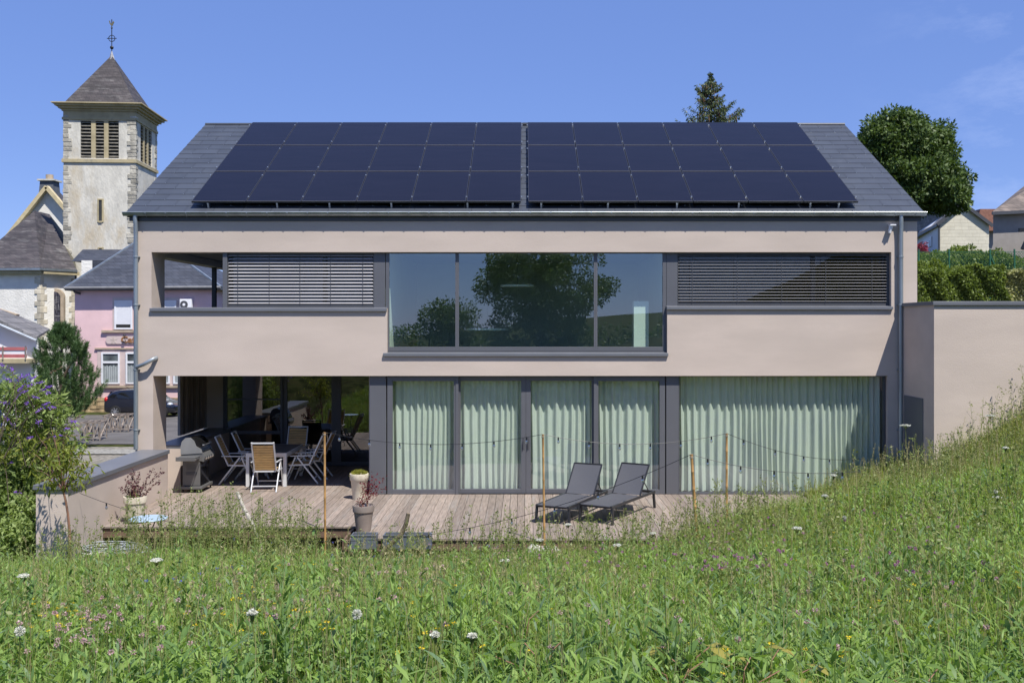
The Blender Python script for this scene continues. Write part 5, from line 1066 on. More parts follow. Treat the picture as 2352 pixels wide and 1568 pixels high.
# hedges and shrubs on the right
def hedge(name, label, cat, x0, x1, y0, y1, zt, mat, n, ln, seed, zb0=None):
    r_ = np.random.default_rng(seed); t = thing(name, label, cat, ((x0 + x1) / 2, (y0 + y1) / 2, h1((x0 + x1) / 2, (y0 + y1) / 2)))
    X = r_.uniform(x0, x1, n); Y = r_.uniform(y0, y1, n); base = H(X, Y); top = zt + .09 * np.sin(X * 2.1) + .06 * np.sin(X * 5.3 + 1); f = r_.random(n); Z = np.where(f < .55, top - .12 * r_.random(n) ** 2, base + (top - base) * r_.random(n)); Y = np.where(f >= .55, y0 + .25 * r_.random(n) ** 2, Y)
    P = np.stack([X, Y, Z], 1); P += .07 * np.stack([np.sin(Z * 9 + X * 7), np.sin(X * 8 + Z * 5), np.sin(X * 11)], 1)
    V, Q, T = leafgeo(P, ln * (.6 + .8 * r_.random(n)), .6, .2); npmesh('foliage', V, Q, mat, t, T)
    b = MB()
    for x in np.arange(x0 + .2, x1, .5): yb = (y0 + y1) / 2; z = h1(x, yb); b.tube([(x, yb, z), (x + .05, yb, z + (zt - z) * .5), (x - .05, yb, zt - .15)], [.025, .02, .008], 5)
    b.build('stem', bark, t); return t
xh = lambda x, L: (x - CX) * L / F0
hedge('hedge', 'clipped green hedge standing right above the annex coping', 'hedge', xh(2080, 27), xh(2292, 27), 5.7, 7.2, EYE + (745 - 622) * 27 / F0, leaf_hd, 30000, .075, 1)
hedge('variegated_shrub', 'pale variegated shrub at the right end of the hedge', 'shrub', xh(2296, 27), xh(2470, 27), 5.7, 7.2, EYE + (745 - 635) * 27 / F0, leaf_hy, 15000, .07, 2)
for i, (x, y, rx, ry, L, lb) in enumerate(((2150, 600, 46, 26, 33.5, 'low green shrub behind the fence, nearest the house corner'), (2225, 592, 40, 28, 34, 'bushy green shrub behind the fence, under the cottage gable'), (2285, 600, 34, 26, 33, 'green shrub behind the fence beside the bracing post'), (2345, 612, 40, 20, 33, 'low shrub behind the fence under the beige house'), (2130, 622, 40, 26, 29.5, 'tall grass and young shrub between hedge and fence'))):
    p = W(x, y, L); k2 = L / F0; t = thing('shrub', lb, 'shrub', (p.x, p.y, h1(p.x, p.y)), group='shrubs round the chain link fence'); V, Q, T = clumpcrown([(p.x, p.y, p.z - .1, rx * k2, rx * k2 * .6, ry * k2)], 34, 130, .10, 20 + i, rc=.2, asp=.5, drop=.1); npmesh('foliage', V, Q, leaf_hd, t, T); MB().tube([(p.x, p.y, h1(p.x, p.y)), (p.x, p.y, p.z)], [.04, .02], 6).build('stem', bark, t)
p = W(2112, 585, 50); t = thing('flowering_shrub', 'dark red flowering shrub beside the cottage window', 'shrub', (p.x, p.y, h1(p.x, p.y))); V, Q, T = clumpcrown([(p.x, p.y, p.z, .55, .4, .5)], 20, 90, .12, 40, rc=.2); npmesh('foliage', V, Q, FOL('red_flower_leaf', (.06, .03, .02), (.30, .05, .09), .2), t, T); MB().tube([(p.x, p.y, h1(p.x, p.y)), (p.x, p.y, p.z)], [.04, .02], 6).build('stem', bark, t)
# butterfly bush and undergrowth, left
LBd = 17.5; kb = LBd / F0
def be(x, y, rx, ry, L=LBd, rd=.6): p = W(x, y, L); k = L / F0; return (p.x, p.y, p.z, rx * k, rx * k * rd, ry * k)
t = thing('butterfly_bush', 'large butterfly bush with drooping purple flower spikes at the left edge', 'shrub', W(30, 1330, LBd)); t.location.z = h1(t.location.x, t.location.y)
V, Q, T = clumpcrown([be(30, 930, 80, 70), be(95, 1010, 75, 80, 18), be(20, 1060, 85, 90), be(110, 960, 40, 50, 18)], 115, 55, .135, 61, rc=.22, asp=.26, drop=-.15)
npmesh('foliage', V, Q, leaf_bd, t, T)
V, Q, T = clumpcrown([be(30, 1030, 70, 60, 17.1), be(100, 1080, 50, 60, 17.6)], 24, 26, .10, 62, rc=.2, asp=.34, drop=-.2); npmesh('yellowing_leaves', V, Q, leaf_ye, t, T)
b = MB(); pu = FOL('purple_bloom', (.15, .055, .40), (.30, .14, .60), .2, tr_col=(1, .8, 1.2)); P = []; Dn = []; rs = np.random.default_rng(5); brs = MB()
sp = [(5, 838, -1, 1), (28, 848, -.6, 1), (60, 862, .6, .7), (75, 868, .9, .5), (92, 878, 1, .3), (45, 868, .3, 1), (20, 872, -.8, .9), (70, 885, .8, .4), (98, 895, 1, .2), (112, 888, 1, .5), (55, 900, .7, .3), (38, 912, .2, .8), (110, 902, 1, .1), (82, 912, .8, -.2), (62, 925, .4, .4), (12, 925, -.6, .4), (105, 928, .9, .5), (92, 940, .7, .6), (122, 935, .9, -.1), (133, 1000, 1, .1), (168, 968, 1, .2), (90, 968, .6, .3), (30, 975, -.2, .5), (152, 985, 1, .2), (8, 1062, -.6, .2), (24, 1062, .9, .3), (88, 1170, .6, -.3), (58, 1200, .4, .3), (75, 1198, .8, .1), (50, 890, .4, .9), (15, 960, -.6, .5), (58, 1170, .3, .5), (130, 1108, .8, .2), (68, 1005, .5, .2), (40, 1130, -.4, .2)]
for x, y, dx, dz in sp:
    p = np.array(W(x, y, LBd - .5)); d = np.array([dx, rs.normal() * .5, dz * .6]); d = d / np.linalg.norm(d); n = 46; u = rs.random((n, 1)); ln_ = rs.uniform(.10, .17); P.append(p + d * (u - .5) * ln_ + rs.normal(size=(n, 3)) * .012 * (1.3 - u)); Dn.append(rs.normal(size=(n, 3)) + d * .4)
    brs.tube([p - d * ln_ * .5, p - d * .35 - [0, 0, .12], p - d * .6 - [0, 0, .55]], [.004, .005, .007], 4)
P = np.concatenate(P); V, Q, T = leafgeo(P, .022, .8, D=np.concatenate(Dn)); npmesh('flower_spikes', V, Q, pu, t, T)
for _ in range(26):
    p0 = Vector((t.location.x + random.uniform(-.6, .9), t.location.y + random.uniform(-.4, .4), t.location.z)); p1 = W(random.uniform(-20, 170), random.uniform(870, 1080), LBd + random.uniform(-.3, .5)); brs.tube([p0, p0.lerp(p1, .5) + Vector((random.uniform(-.1, .1), 0, .1)), p1], [.02, .012, .004], 5)
brs.build('branches', bark, t)
b = MB(); P = []; Dn = []
for x, y in ((150, 930), (128, 850), (110, 940), (160, 1000), (135, 1010), (165, 980), (70, 935), (40, 960), (175, 960)):
    p = np.array(W(x, y, LBd)); d = unit(np.array([.8, rs.normal() * .4, rs.uniform(-.1, .5)])); u = rs.random((70, 1)); P.append(p + d * (u - .5) * .26 + rs.normal(size=(70, 3)) * .007); Dn.append(rs.normal(size=(70, 3)) + d)
P = np.concatenate(P); V, Q, T = leafgeo(P, .018, .7, D=np.concatenate(Dn)); npmesh('faded_spikes', V, Q, FOL('faded_bloom', (.11, .06, .04), (.20, .12, .08), .1), t, T)
t = thing('undergrowth_shrub', 'dense low shrubs left of the garden wall end', 'shrub', W(40, 1340, 16.8)); t.location.z = h1(t.location.x, t.location.y)
V, Q, T = clumpcrown([be(-10, 1160, 60, 70, 17.2), be(55, 1190, 40, 60, 17), be(20, 1250, 75, 50, 16.5), be(55, 1120, 40, 50, 17.4)], 120, 80, .085, 63, rc=.2, asp=.5); npmesh('foliage', V, Q, leaf_bd, t, T); brs = MB()
for _ in range(20): p0 = t.location + Vector((random.uniform(-.6, .4), random.uniform(-.3, .3), 0)); p1 = W(random.uniform(-30, 82), random.uniform(1100, 1250), 17); brs.tube([p0, p0.lerp(p1, .5), p1], [.012, .008, .003], 4)
brs.build('branches', bark, t)
# sapling in front of the wall
p0 = W(160, 1262, 15.5); p0.z = h1(p0.x, p0.y); t = thing('sapling_tree', 'young fruit tree with slender reddish trunk in front of the garden wall end', 'tree', p0); Ls = p0.y + DF; f_ = W(146, 1130, Ls)
b = MB(); b.tube([p0 - Vector((0, 0, .1)), W(160, 1225, Ls), W(156, 1180, Ls), W(151, 1150, Ls), f_], [.022, .02, .018, .017, .015], 9)
tips = [(62, 1035), (90, 1005), (118, 985), (150, 1000), (175, 1010), (205, 1060), (222, 1085), (100, 1120), (78, 1080), (190, 1110), (218, 1070), (130, 1030), (168, 1050), (112, 1055), (200, 1030), (90, 1105), (185, 1090), (145, 1010)]
P = []; rs = np.random.default_rng(12); Dn = []
for i, (x, y) in enumerate(tips):
    e = W(x, y, Ls + rs.uniform(-.45, .45)); m1 = f_.lerp(e, .45) + Vector((0, 0, .14 if y < 1080 else .10)); pts = [f_, f_.lerp(m1, .5) + Vector((0, 0, .03)), m1, m1.lerp(e, .5) + Vector((0, 0, .03)), e]; b.tube(pts, [.009, .007, .005, .004, .002], 5)
    for _ in range(30): q = rs.uniform(.35, 1) * 4; k = min(int(q), 3); P.append(np.array(pts[k].lerp(pts[k + 1], q - k)) + rs.normal(size=3) * [.07, .08, .06]); Dn.append(rs.normal(size=3) * .6 + [0, 0, -.9])
b.build('trunk', barkr, t, smooth=True); V, Q, T = leafgeo(np.array(P), .10 + .05 * rs.random(len(P)), .24, D=np.array(Dn), fold=.05); npmesh('crown', V, Q, leaf_pc, t, T)
# what stands behind the photographer, seen in the panes
def backtree(name, label, x, y, rx, ry, L, seed, n=170, nl=120, ln=.26):
    X = (x - CX) * L / F0; Y = -L; Z = EYE + (745 - y) * L / F0; k = L / F0; t = thing(name, label, 'tree', (X, Y, h1(X, Y)), group='trees behind the viewpoint')
    V, Q, T = clumpcrown([(X, Y, Z, rx * k, rx * k * .9, ry * k), (X - rx * k * .3, Y, Z + ry * k * .35, rx * k * .6, rx * k * .6, ry * k * .6), (X + rx * k * .35, Y, Z - ry * k * .1, rx * k * .7, rx * k * .6, ry * k * .7)], n, nl, ln, seed, rc=.9, asp=.45); npmesh('crown', V, Q, leaf_rd, t, T); trunk(t, (X, Y, h1(X, Y)), (X, Y, Z + ry * k * .7), .3, bark, [(.45, (X + rx * k * .6, Y, Z)), (.4, (X - rx * k * .6, Y, Z))])
backtree('cherry_tree', 'large cherry tree on the slope behind the viewpoint, mirrored in the panes', 1262, 640, 195, 200, 58, 71, 190, 200, .24); backtree('willow_tree', 'small loose tree left of the cherry behind the viewpoint', 965, 745, 78, 70, 52, 72, 60, 110, .22)
t = thing('boundary_hedge', 'long dark hedge along the top of the slope behind the viewpoint', 'hedge', (10, -62, h1(10, -62))); Vs = []
V, Q, T = clumpcrown([(x, -62 + 2 * math.sin(x), h1(x, -62) + .9, 2.2, 1.6, 1.5 + .5 * math.sin(x * 1.7)) for x in range(-26, 48, 3)], 420, 70, .26, 73, rc=.7); npmesh('foliage', V, Q, leaf_rd, t, T)
b = MB()
for x in range(-26, 48, 3): b.tube([(x, -62, h1(x, -62)), (x, -62, h1(x, -62) + 1.2)], .06, 6)
b.build('stem', bark, t)
# ------------------------------------------------------------------ the meadow
grass_m = FOL('grass_blade', (.115, .17, .034), (.34, .41, .10), .45, cu=1.3, tr_col=(1.35, 1.35, .5), c3=(.40, .37, .17), f3=.12); straw_m = FOL('straw', (.22, .19, .085), (.42, .37, .20), .3, cu=2)
broad_m = FOL('broad_leaf', (.085, .165, .034), (.28, .41, .10), .42, cu=1.1, c3=(.17, .26, .13), f3=.15); herb_m = FOL('herb_stem', (.10, .14, .035), (.24, .27, .09), .3, cu=1.5)
def spots(n, L0=3.4, L1=17.4, seed=1, marg=1.2, power=1.0):
    r_ = np.random.default_rng(seed); L = L0 + (L1 - L0) * r_.random(n) ** power; X = (r_.random(n) * 2 - 1) * (.53 * L + marg); Y = L - DF; return X, Y, L, r_
def okmask(X, Y):
    deck = ((X > -7.4) & (X < -3.0) & (Y > -3.35)) | ((X >= -3.0) & (Y > -4.32) & (H(X, Y) < .0)); wallm = (X < -7.3) & (X > -8.1) & (Y > -4.7); house_ = (Y > -.05) & (X < 8.3); an_ = (X > 7.7) & (Y > -1.75)
    return ~(deck | wallm | house_ | an_)
def patch(X, Y, s, o=0): return .5 + .25 * np.sin(X * s + o + 1.3 * np.sin(Y * s * .7)) + .25 * np.sin(Y * s * 1.3 + o * 2 + 1.1 * np.sin(X * s * .9 + o))
def meadow(name, n, hr, wr, lean, secs, mat, label, cat, seed, L0=3.4, L1=17.4, power=1., nflt=None, curve=1.6, extra=None, col=None, hscale=None):
    X, Y, L, r_ = spots(n, L0, L1, seed, power=power)
    if extra: X = np.concatenate([X, extra[0]]); Y = np.concatenate([Y, extra[1]]); L = Y + DF
    k = okmask(X, Y)
    if nflt is not None: k &= nflt(X, Y, r_)
    X, Y, L = X[k], Y[k], L[k]; n = len(X); P = np.stack([X, Y, H(X, Y) - .02], 1); h = (hr[0] + (hr[1] - hr[0]) * r_.random(n) ** 1.5) * (.45 + .6 * patch(X, Y, 1.7, seed) + .55 * patch(X, Y, 4.3, seed + 2)); h *= np.where((L > 13.5) & (X < 2.5), .72, 1)
    if hscale is not None: h *= hscale(X, Y)
    wd = (wr[0] + (wr[1] - wr[0]) * r_.random(n)) * (.8 + .045 * L)
    V, Q, T = bladegeo(P, h, wd, lean * (.3 + r_.random(n)), secs, curve, t=np.clip(r_.random(n) * .6 + .4 * patch(X, Y, 2.3, seed + 3), 0, 1)); return V, Q, T
rr_ = np.random.default_rng(77)
bankX = rr_.uniform(4.6, 13, 46000); bankY = rr_.uniform(-4.6, 1.6, 46000); bx = (bankX, bankY)
hx = W(250, 1250, 16.4)
low = lambda X, Y: np.where((Y > -6.2) & (X < 0.5) & (X > -7.4), .5, 1) * np.where(np.hypot((X - hx.x) / 1.35, Y - hx.y) < .85, .22, 1)
V, Q, T = merge(meadow('g', 165000, (.08, .28), (.0035, .0085), .65, (1, .95, .12), grass_m, '', '', 1, extra=bx, hscale=low), meadow('g', 16000, (.25, .5), (.003, .005), .35, (1, .9, .15), grass_m, '', '', 2, extra=(bankX[:16000], bankY[:16000] + .01), hscale=lambda X, Y: low(X, Y)))
mg = npmesh('meadow_grass', V, Q, grass_m, None, T); mg['kind'] = 'stuff'; tag(mg, 'tall green meadow grass covering the slope in front of the house', 'grass')
V, Q, T = meadow('s', 12000, (.15, .5), (.0025, .004), .18, (1, .8, .3), straw_m, '', '', 3, extra=(bankX[:9000] + .02, bankY[:9000]), hscale=low); o = npmesh('dry_grass', V, Q, straw_m, None, T); tag(o, 'thin straw coloured dry stalks scattered through the meadow', 'grass', kind='stuff')
# broad leaved plants: rosettes and stems with lance leaves
def rosettes(n, seed, ln, nl, L0, L1, power=1.5, asp=.2, rise=(.1, .5), extra=None):
    X, Y, L, r_ = spots(n, L0, L1, seed, power=power)
    if extra: X = np.concatenate([X, extra[0]]); Y = np.concatenate([Y, extra[1]]); L = Y + DF
    k = okmask(X, Y) & (r_.random(len(X)) < .25 + patch(X, Y, 1.1, seed)); X, Y, L = X[k], Y[k], L[k]; n = len(X); z0 = H(X, Y)
    hh = rise[0] + (rise[1] - rise[0]) * r_.random(n) ** 1.4
    hh = hh * np.where((Y > -6.2) & (X < .5), .5, 1) * (.55 + .9 * patch(X, Y, 3.1, seed + 1))
    P = []; az = []; sz = []; tt = []; S1 = []
    for j in range(nl):
        a = j * 2.4 + r_.random(n) * .8; q = (j + .5) / nl; P.append(np.stack([X + .01 * np.cos(a), Y + .01 * np.sin(a), z0 + hh * q], 1)); az.append(a); sz.append(ln * (1.25 - .8 * q) * (.7 + .6 * r_.random(n))); tt.append(np.clip(.25 + .5 * r_.random(n) + .2 * (patch(X, Y, 3, 5) - .3), 0, 1))
    P = np.concatenate(P); az = np.concatenate(az); sz = np.concatenate(sz); tt = np.concatenate(tt)
    g1 = bladegeo(P, sz, sz * asp, .45 + .95 * r_.random(len(P)), (.25, 1, .8, .06), 1.15, az=az, t=tt)
    g2 = bladegeo(np.stack([X, Y, z0 - .02], 1), hh + .04, .005 + 0 * X, .05 + 0 * X, (1, .9, .6, .5), t=r_.random(n) * .4)
    return merge(g1, g2)
V, Q, T = merge(rosettes(1700, 31, .13, 8, 3.3, 11, asp=.23, rise=(.08, .38)), rosettes(3600, 32, .09, 11, 3.3, 14, asp=.21, rise=(.1, .48)), rosettes(8500, 33, .068, 9, 5, 17, 1.0, asp=.36, rise=(.06, .34), extra=(bankX[:1200], bankY[:1200])), rosettes(10500, 34, .045, 12, 3.4, 14, 1.2, asp=.5, rise=(.04, .30)))
o = npmesh('meadow_herbs', V, Q, broad_m, None, T); tag(o, 'broad leaved green herbs and sow thistles among the grass', 'herbs', kind='stuff')
dark_m = FOL('dark_leaf', (.045, .10, .026), (.15, .25, .07), .38, cu=1.5)
V, Q, T = merge(rosettes(900, 35, .11, 13, 3.3, 9, asp=.26, rise=(.15, .5)), rosettes(500, 36, .07, 14, 3.6, 14, 1.2, asp=.45, rise=(.15, .5)))
o = npmesh('dark_herbs', V, Q, dark_m, None, T); tag(o, 'darker green thistles and docks standing in patches in the near meadow', 'herbs', kind='stuff')
# clover-like ground cover of small leaflets
X, Y, L, r_ = spots(60000, 3.4, 15, 41, power=1.1); k = okmask(X, Y) & (r_.random(len(X)) < patch(X, Y, 1.4, 9) + .1); X, Y, L = X[k], Y[k], L[k]; P = np.stack([X, Y, H(X, Y) + .03 + .2 * r_.random(len(X)) ** 1.3 * (.6 + .5 * patch(X, Y, 2, 4)) * low(X, Y)], 1)
V, Q, T = leafgeo(P, .035 + .035 * r_.random(len(X)), .62, .5, .6); o = npmesh('clover_leaves', V, Q, broad_m, None, T); tag(o, 'small rounded clover leaves low in the meadow', 'clover', kind='stuff')
# seedy stalks with fine branches: the wispy tall weeds
def stalks(X, Y, hh, r_, nb=7, br=.16, seed_sz=.012, wd=.0058, dens=1):
    n = len(X); z0 = H(X, Y); lean = r_.normal(size=(n, 2)) * .08; g = []; B = np.stack([X, Y, z0], 1); topv = np.stack([lean[:, 0] * hh, lean[:, 1] * hh, hh], 1)
    side = np.stack([np.ones(n), np.zeros(n), np.zeros(n)], 1)
    def seg(A, C, w0, w1):
        s = unit(np.cross(C - A, r_.normal(size=A.shape) + [0, 3, 0])); m = len(A); V = np.stack([A - s * w0 / 2, A + s * w0 / 2, C + s * w1 / 2, C - s * w1 / 2], 1); return V.reshape(-1, 3), np.arange(m * 4).reshape(m, 4), np.repeat(r_.random(m), 4)
    g.append(seg(B, B + topv * .5, wd * 1.3, wd)); g.append(seg(B + topv * .5, B + topv, wd, wd * .5)); leaves = []
    for j in range(nb):
        u = .35 + .6 * (j + r_.random(n)) / nb; a = r_.random(n) * 6.28; l = br * hh * (1.25 - u) * (.6 + .8 * r_.random(n)) * 1.3; A = B + topv * u[:, None]; C = A + np.stack([np.cos(a) * l * .7, np.sin(a) * l * .7, l * .85], 1); g.append(seg(A, C, wd * .6, wd * .35))
        for q in range(4): f = .3 + .7 * (q + r_.random(n)) / 4; leaves.append(A + (C - A) * f[:, None] + r_.normal(size=A.shape) * .012)
    return merge(*g), np.concatenate(leaves)
def zone(n, xr, Lr, seed): r_ = np.random.default_rng(seed); L = r_.uniform(*Lr, n); X = r_.uniform(*xr, n); return X, L - DF, r_
parts = []; lv = []
for n, xr, Lr, seed, h0, h1_ in ((190, (-5.6, -3.1), (13.5, 16.2), 51, .5, 1.15), (75, (-7.2, -4), (13.2, 16), 52, .35, .85), (190, (-2, 3.5), (12, 15.8), 53, .35, .85), (170, (2.2, 7), (11, 18.5), 54, .35, .85), (420, (6.0, 11), (15, 19), 55, .45, .95), (170, (-6, 9), (5, 12), 56, .3, .6), (26, (2.6, 5.2), (5.5, 9), 57, .5, 1.0)):
    X, Y, r_ = zone(n, xr, Lr, seed); k = okmask(X, Y); X, Y = X[k], Y[k]; a, l = stalks(X, Y, r_.uniform(h0, h1_, len(X)), r_); parts.append(a); lv.append(l)
V, Q, T = merge(*parts); o = npmesh('weed_stalks', V, Q, herb_m, None, T); tag(o, 'thin branching weed stalks gone to seed, sticking up above the meadow', 'weeds', kind='stuff')
l = np.concatenate(lv); V, Q, T = leafgeo(l, .024 + .028 * rng.random(len(l)), .45, .4, .8); o2 = npmesh('seed_pods', V, Q, herb_m, o, T)
def panicles(n, seed, Lr, hr, xs=None):
    r_ = np.random.default_rng(seed); L = r_.uniform(*Lr, n); X = (r_.random(n) * 2 - 1) * (.53 * L + .6) if xs is None else r_.uniform(xs[0], xs[1], n); Y = L - DF; k = okmask(X, Y) & (r_.random(n) < patch(X, Y, .9, seed) + .2); X, Y = X[k], Y[k]; n = len(X)
    hh = r_.uniform(*hr, n); B = np.stack([X, Y, H(X, Y)], 1); ln = r_.normal(size=(n, 2)) * .13; tv = np.stack([ln[:, 0] * hh, ln[:, 1] * hh, hh], 1); s = np.zeros((n, 3)); s[:, 0] = .0018; tip = B + tv * 1.0; mid_ = B + tv * .6 - np.stack([ln[:, 0] * hh, ln[:, 1] * hh, 0 * hh], 1) * .12
    A_ = [np.stack([B - s, B + s, mid_ + s, mid_ - s], 1).reshape(-1, 3), np.stack([mid_ - s, mid_ + s, tip + s * .4, tip - s * .4], 1).reshape(-1, 3)]; g = [(a, np.arange(n * 4).reshape(n, 4), np.repeat(r_.random(n), 4)) for a in A_]
    P = []; D_ = []
    for j in range(22): u = (.0 + j / 22)[..., None] if False else j / 22; P.append(mid_ + (tip - mid_) * (.35 + .65 * u) + r_.normal(size=(n, 3)) * .008 * (1.2 - u)); D_.append(r_.normal(size=(n, 3)) * .45 + [0, 0, 1])
    return merge(*g, leafgeo(np.concatenate(P), .022 + .012 * r_.random(n * 22), .26, D=np.concatenate(D_)))
V, Q, T = merge(panicles(800, 91, (5, 16), (.35, .62)), panicles(420, 92, (14, 19), (.4, .85), (5, 11)), panicles(160, 93, (11, 15), (.35, .7), (1.5, 7)), panicles(110, 94, (13, 16), (.35, .75), (-6, 2)))
o = npmesh('seeding_grass', V, Q, straw_m, None, T); tag(o, 'straw coloured seed heads of tall grasses nodding over the meadow', 'grass', kind='stuff')
# flowers
def heads(name, label, cat, col, pts, r, mat=None, flat=.8, stem=.25, n=44, petal=.42, seed=1, disc=None):
    r_ = np.random.default_rng(seed); P = np.array([list(p) for p in pts]); m = len(P); C = np.repeat(P, n, 0); d = unit(r_.normal(size=(m * n, 3))); d[:, 2] = d[:, 2] * flat
    ph = C + d * r * .35; V, Q, T = leafgeo(C + d * r * .3, r * (.55 + .3 * r_.random(m * n)), petal, D=d + r_.normal(size=d.shape) * .15)
    o = npmesh(name, V, Q, mat, None, T); tag(o, label, cat, kind='stuff')
    B = P.copy(); B[:, 2] = H(P[:, 0], P[:, 1]); s = np.tile(np.array([.0022, 0, 0]), (m, 1)); j = r_.normal(size=(m, 3)) * [.03, .03, 0]; Vs = np.stack([B + j - s, B + j + s, P + s, P - s], 1).reshape(-1, 3)
    npmesh('flower_stems', Vs, np.arange(m * 4).reshape(m, 4), herb_m, o, np.repeat(r_.random(m), 4)); return o
def scatter(n, xr, yr, seed, ab=(.2, .35)):
    r_ = np.random.default_rng(seed); out = []
    for _ in range(n):
        a = r_.uniform(*ab); p = hit(r_.normal((xr[0] + xr[1]) / 2, (xr[1] - xr[0]) / 3.4), r_.uniform(*yr), a)
        if okmask(np.array([p.x]), np.array([p.y]))[0]: out.append(Vector((p.x, p.y, h1(p.x, p.y) + a)))
    return out
pk = FOL('pink_petal', (.42, .22, .25), (.62, .46, .44), .25, tr_col=(1.1, .9, .9)); pp_ = FOL('magenta_petal', (.32, .09, .26), (.48, .20, .40), .25, tr_col=(1.1, .8, 1)); yl = FOL('yellow_petal', (.75, .50, .02), (.85, .68, .04), .3, tr_col=(1, .9, .5)); bl = FOL('blue_petal', (.05, .07, .50), (.16, .16, .66), .25, tr_col=(.8, .8, 1.2)); wt = FOL('white_petal', (.50, .51, .42), (.72, .72, .64), .25, tr_col=(1, 1, .9))
heads('pink_clover_flowers', 'pinkish white clover heads at the lower left and across the meadow', 'flowers', None, scatter(70, (60, 340), (1350, 1500), 1) + scatter(50, (300, 900), (1290, 1420), 2) + scatter(60, (1000, 2300), (1230, 1500), 3) + scatter(45, (850, 1250), (1225, 1320), 15), .019, pk, seed=1)
heads('magenta_clover_flowers', 'magenta clover heads clustered in the meadow right of the loungers', 'flowers', None, scatter(120, (1500, 1800), (1185, 1310), 4) + scatter(40, (1900, 2300), (1170, 1350), 5) + scatter(26, (1200, 1500), (1230, 1300), 6), .019, pp_, seed=2)
heads('yellow_flowers', 'small yellow hawkbit flowers scattered over the meadow', 'flowers', None, scatter(22, (60, 200), (1370, 1460), 7) + scatter(30, (480, 780), (1380, 1460), 8) + scatter(18, (900, 1150), (1340, 1500), 9) + scatter(34, (1400, 2330), (1180, 1560), 10) + scatter(24, (380, 760), (1290, 1380), 16), .017, yl, flat=.3, n=14, seed=3)
heads('cornflowers', 'blue cornflowers near the metal troughs and deck edge', 'flowers', None, scatter(30, (730, 1000), (1218, 1280), 11) + scatter(16, (300, 620), (1290, 1340), 12, (.15, .3)) + scatter(12, (1000, 1200), (1225, 1262), 13), .021, bl, flat=.6, n=16, seed=4)
heads('white_flowers', 'tiny white flowers low in the grass', 'flowers', None, scatter(80, (250, 700), (1255, 1380), 14, (.1, .2)) + scatter(40, (1300, 2300), (1130, 1500), 17), .010, wt, flat=.3, n=10, seed=5)
# wild carrots one by one
def carrot(x, y, r, ab, label, tilt=0):
    p = hit(x, y, ab); z0 = h1(p.x, p.y); Hh = max(p.z - z0, ab); r = r * 195 * (p.y + DF) / F0; t = thing('wild_carrot', label, 'flower', (p.x, p.y, z0), group='white wild carrot umbels in the meadow'); r_ = random.Random(x); b = MB(); b.tube([(0, 0, 0), (.02, 0, Hh * .5), (0, 0, Hh - .05)], [.004, .0035, .003], 5); P = []
    for k in range(26):
        a = k * 2.4; q = r * math.sqrt((k + .5) / 26); e = Vector((q * math.cos(a), q * math.sin(a), Hh + .012 * (1 - (q / r) ** 2) + q * math.sin(a) * tilt)); b.tube([(0, 0, Hh - .05), e], .0012, 3)
        for _ in range(12): P.append([e.x + r_.gauss(0, r * .09), e.y + r_.gauss(0, r * .09), e.z + r_.gauss(0, .002)])
    b.build('stem', herb_m, t, world=False); P = np.array(P); V, Q, T = leafgeo(P, .013, .8, D=rng.normal(size=(len(P), 3)) * [1, 1, .25]); npmesh('umbel', V, Q, wt, t, T, world=False)
for x, y, r, ab, lb in ((1831, 1213, .058, .45, 'largest white umbel in the meadow, below the picture window'), (2080, 977, .060, 1.0, 'tall white umbel in front of the annex side door'), (2275, 956, .055, .85, 'white umbel high on the bank in front of the annex wall'), (1432, 1130, .05, .75, 'white umbel in front of the right lounger'), (1415, 1160, .04, .6, 'lower umbel in front of the right lounger'), (1240, 1240, .05, .4, 'flat white umbel at the foot of the second bamboo pole'), (1418, 1253, .045, .35, 'small umbel on the meadow below the loungers'), (1160, 1287, .05, .4, 'white umbel in the middle of the meadow below the doors'), (360, 1287, .065, .4, 'white umbel left of centre below the blue table'), (55, 1323, .055, .4, 'white umbel near the left edge of the meadow'), (580, 1412, .045, .4, 'small umbel in the left half of the meadow'), (1000, 1463, .035, .4, 'small loose umbel among yellow flowers'), (1085, 1462, .04, .4, 'greenish umbel right of the small loose one'), (1305, 1205, .035, .6, 'small umbel in front of the left lounger'), (2290, 1142, .045, .5, 'pinkish umbel on the right bank'), (1895, 1140, .035, .6, 'pale umbel before the dark part of the picture window'), (1915, 1092, .03, .8, 'tallest small umbel left of the bank, against the curtain'), (1500, 1225, .03, .4, 'tiny umbel right of the loungers'), (2310, 1030, .03, .7, 'small umbel at the right edge of the bank')):
    carrot(x, y, r, ab, lb)
def puff(x, y, label):
    p = hit(x, y, .4); z0 = h1(p.x, p.y); t = thing('dandelion_clock', label, 'flower', (p.x, p.y, z0), group='seed clocks in the meadow'); MB().tube([(0, 0, 0), (.01, 0, p.z - z0)], .0025, 5).build('stem', herb_m, t, world=False); n = 160; d = unit(rng.normal(size=(n, 3))); V, Q, T = leafgeo(d * .008 + [.01, 0, p.z - z0 + .01], .02, .35, D=d); npmesh('seed_head', V, Q, wt, t, T, world=False)
puff(41, 1453, 'white dandelion clock near the lower left edge'); puff(815, 1415, 'grey seed clock left of centre in the meadow'); puff(1938, 1190, 'seed clock on the bank below the dark window part'); puff(2285, 1130, 'seed clock near the right edge of the bank')
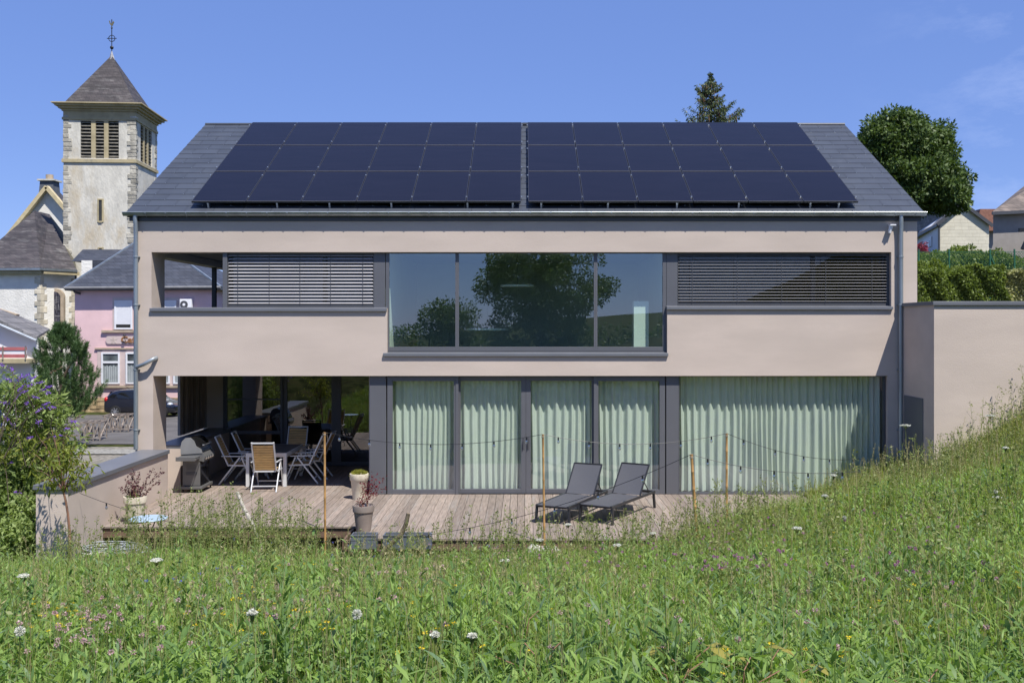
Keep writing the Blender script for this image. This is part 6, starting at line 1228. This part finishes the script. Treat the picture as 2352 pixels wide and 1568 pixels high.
# bramble shoots close to the viewer
brm = FOL('bramble_leaf', (.075, .15, .028), (.17, .27, .055), .35, cu=4); bry = FOL('young_bramble_leaf', (.17, .20, .04), (.34, .30, .07), .35, cu=4)
def bramble(x, y, L, label, n, mat, ln, seed):
    p = W(x, y, L); z0 = h1(p.x, p.y); r_ = np.random.default_rng(seed); t = thing('bramble', label, 'bramble', (p.x, p.y, z0), group='bramble shoots close to the viewpoint'); Hh = max(p.z - z0, .25); b = MB(); V_ = []; F_ = []; T_ = []
    for k in range(n):
        a = k * 2.2 + r_.random(); q = .10 + .22 * k / n; e = Vector((q * math.cos(a), q * math.sin(a) * .8, Hh * (1 - .5 * (k / n)) + .02)); b.tube([(0, 0, max(e.z - .25, 0)), (e.x * .4, e.y * .4, e.z - .04), e], .0028, 5)
        for j, (da, sc) in enumerate(((0, 1.15), (1.25, .9), (-1.25, .9))):
            aa = a + da; d = Vector((math.cos(aa), math.sin(aa), .05 - .25 * r_.random())).normalized(); s = d.cross(Vector((0, 0, 1))).normalized(); u = s.cross(d).normalized(); l = ln * sc * (.8 + .4 * r_.random()); c0 = len(V_); m = 9
            for i in range(m):
                f = i / (m - 1); w_ = l * .36 * math.sin(math.pi * min(f * .93 + .05, 1)) ** .75 * (1.08 if i % 2 else .93); mid_ = e + d * (.012 + l * f) - u * (.20 * l * f * f)
                V_ += [mid_ - s * w_ + u * w_ * .28, mid_, mid_ + s * w_ + u * w_ * .28]; T_ += [.3 + .5 * r_.random()] + [.95] + [.3 + .5 * r_.random()]
            F_ += [(c0 + i * 3 + o_, c0 + i * 3 + 1 + o_, c0 + i * 3 + 4 + o_, c0 + i * 3 + 3 + o_) for i in range(m - 1) for o_ in (0, 1)]
    b.build('stem', barkr, t, world=False); o = npmesh('foliage', np.array([list(v) for v in V_]), np.array(F_), mat, t, np.array(T_), world=False)
for x, y, L, lb, n, m_, ln, sd in ((1245, 1490, 4.5, 'bramble shoot with broad green leaves at the bottom centre', 7, brm, .085, 1), (1580, 1500, 4.3, 'yellowish bramble tip right of the bottom centre', 4, bry, .075, 2), (1560, 1540, 4.1, 'green bramble leaves at the bottom edge right of centre', 7, brm, .095, 3), (1700, 1545, 4.2, 'green bramble near the bottom edge, right of the yellowish tip', 6, brm, .09, 4), (1760, 1535, 4.4, 'young yellow green bramble rosette near the bottom right', 4, bry, .075, 5), (1200, 1415, 5.2, 'small bramble shoot above the bottom centre', 3, brm, .075, 6), (2120, 1555, 4.3, 'bramble leaves in the bottom right corner area', 5, brm, .08, 7)):
    bramble(x, y, L, lb, n, m_, ln, sd)
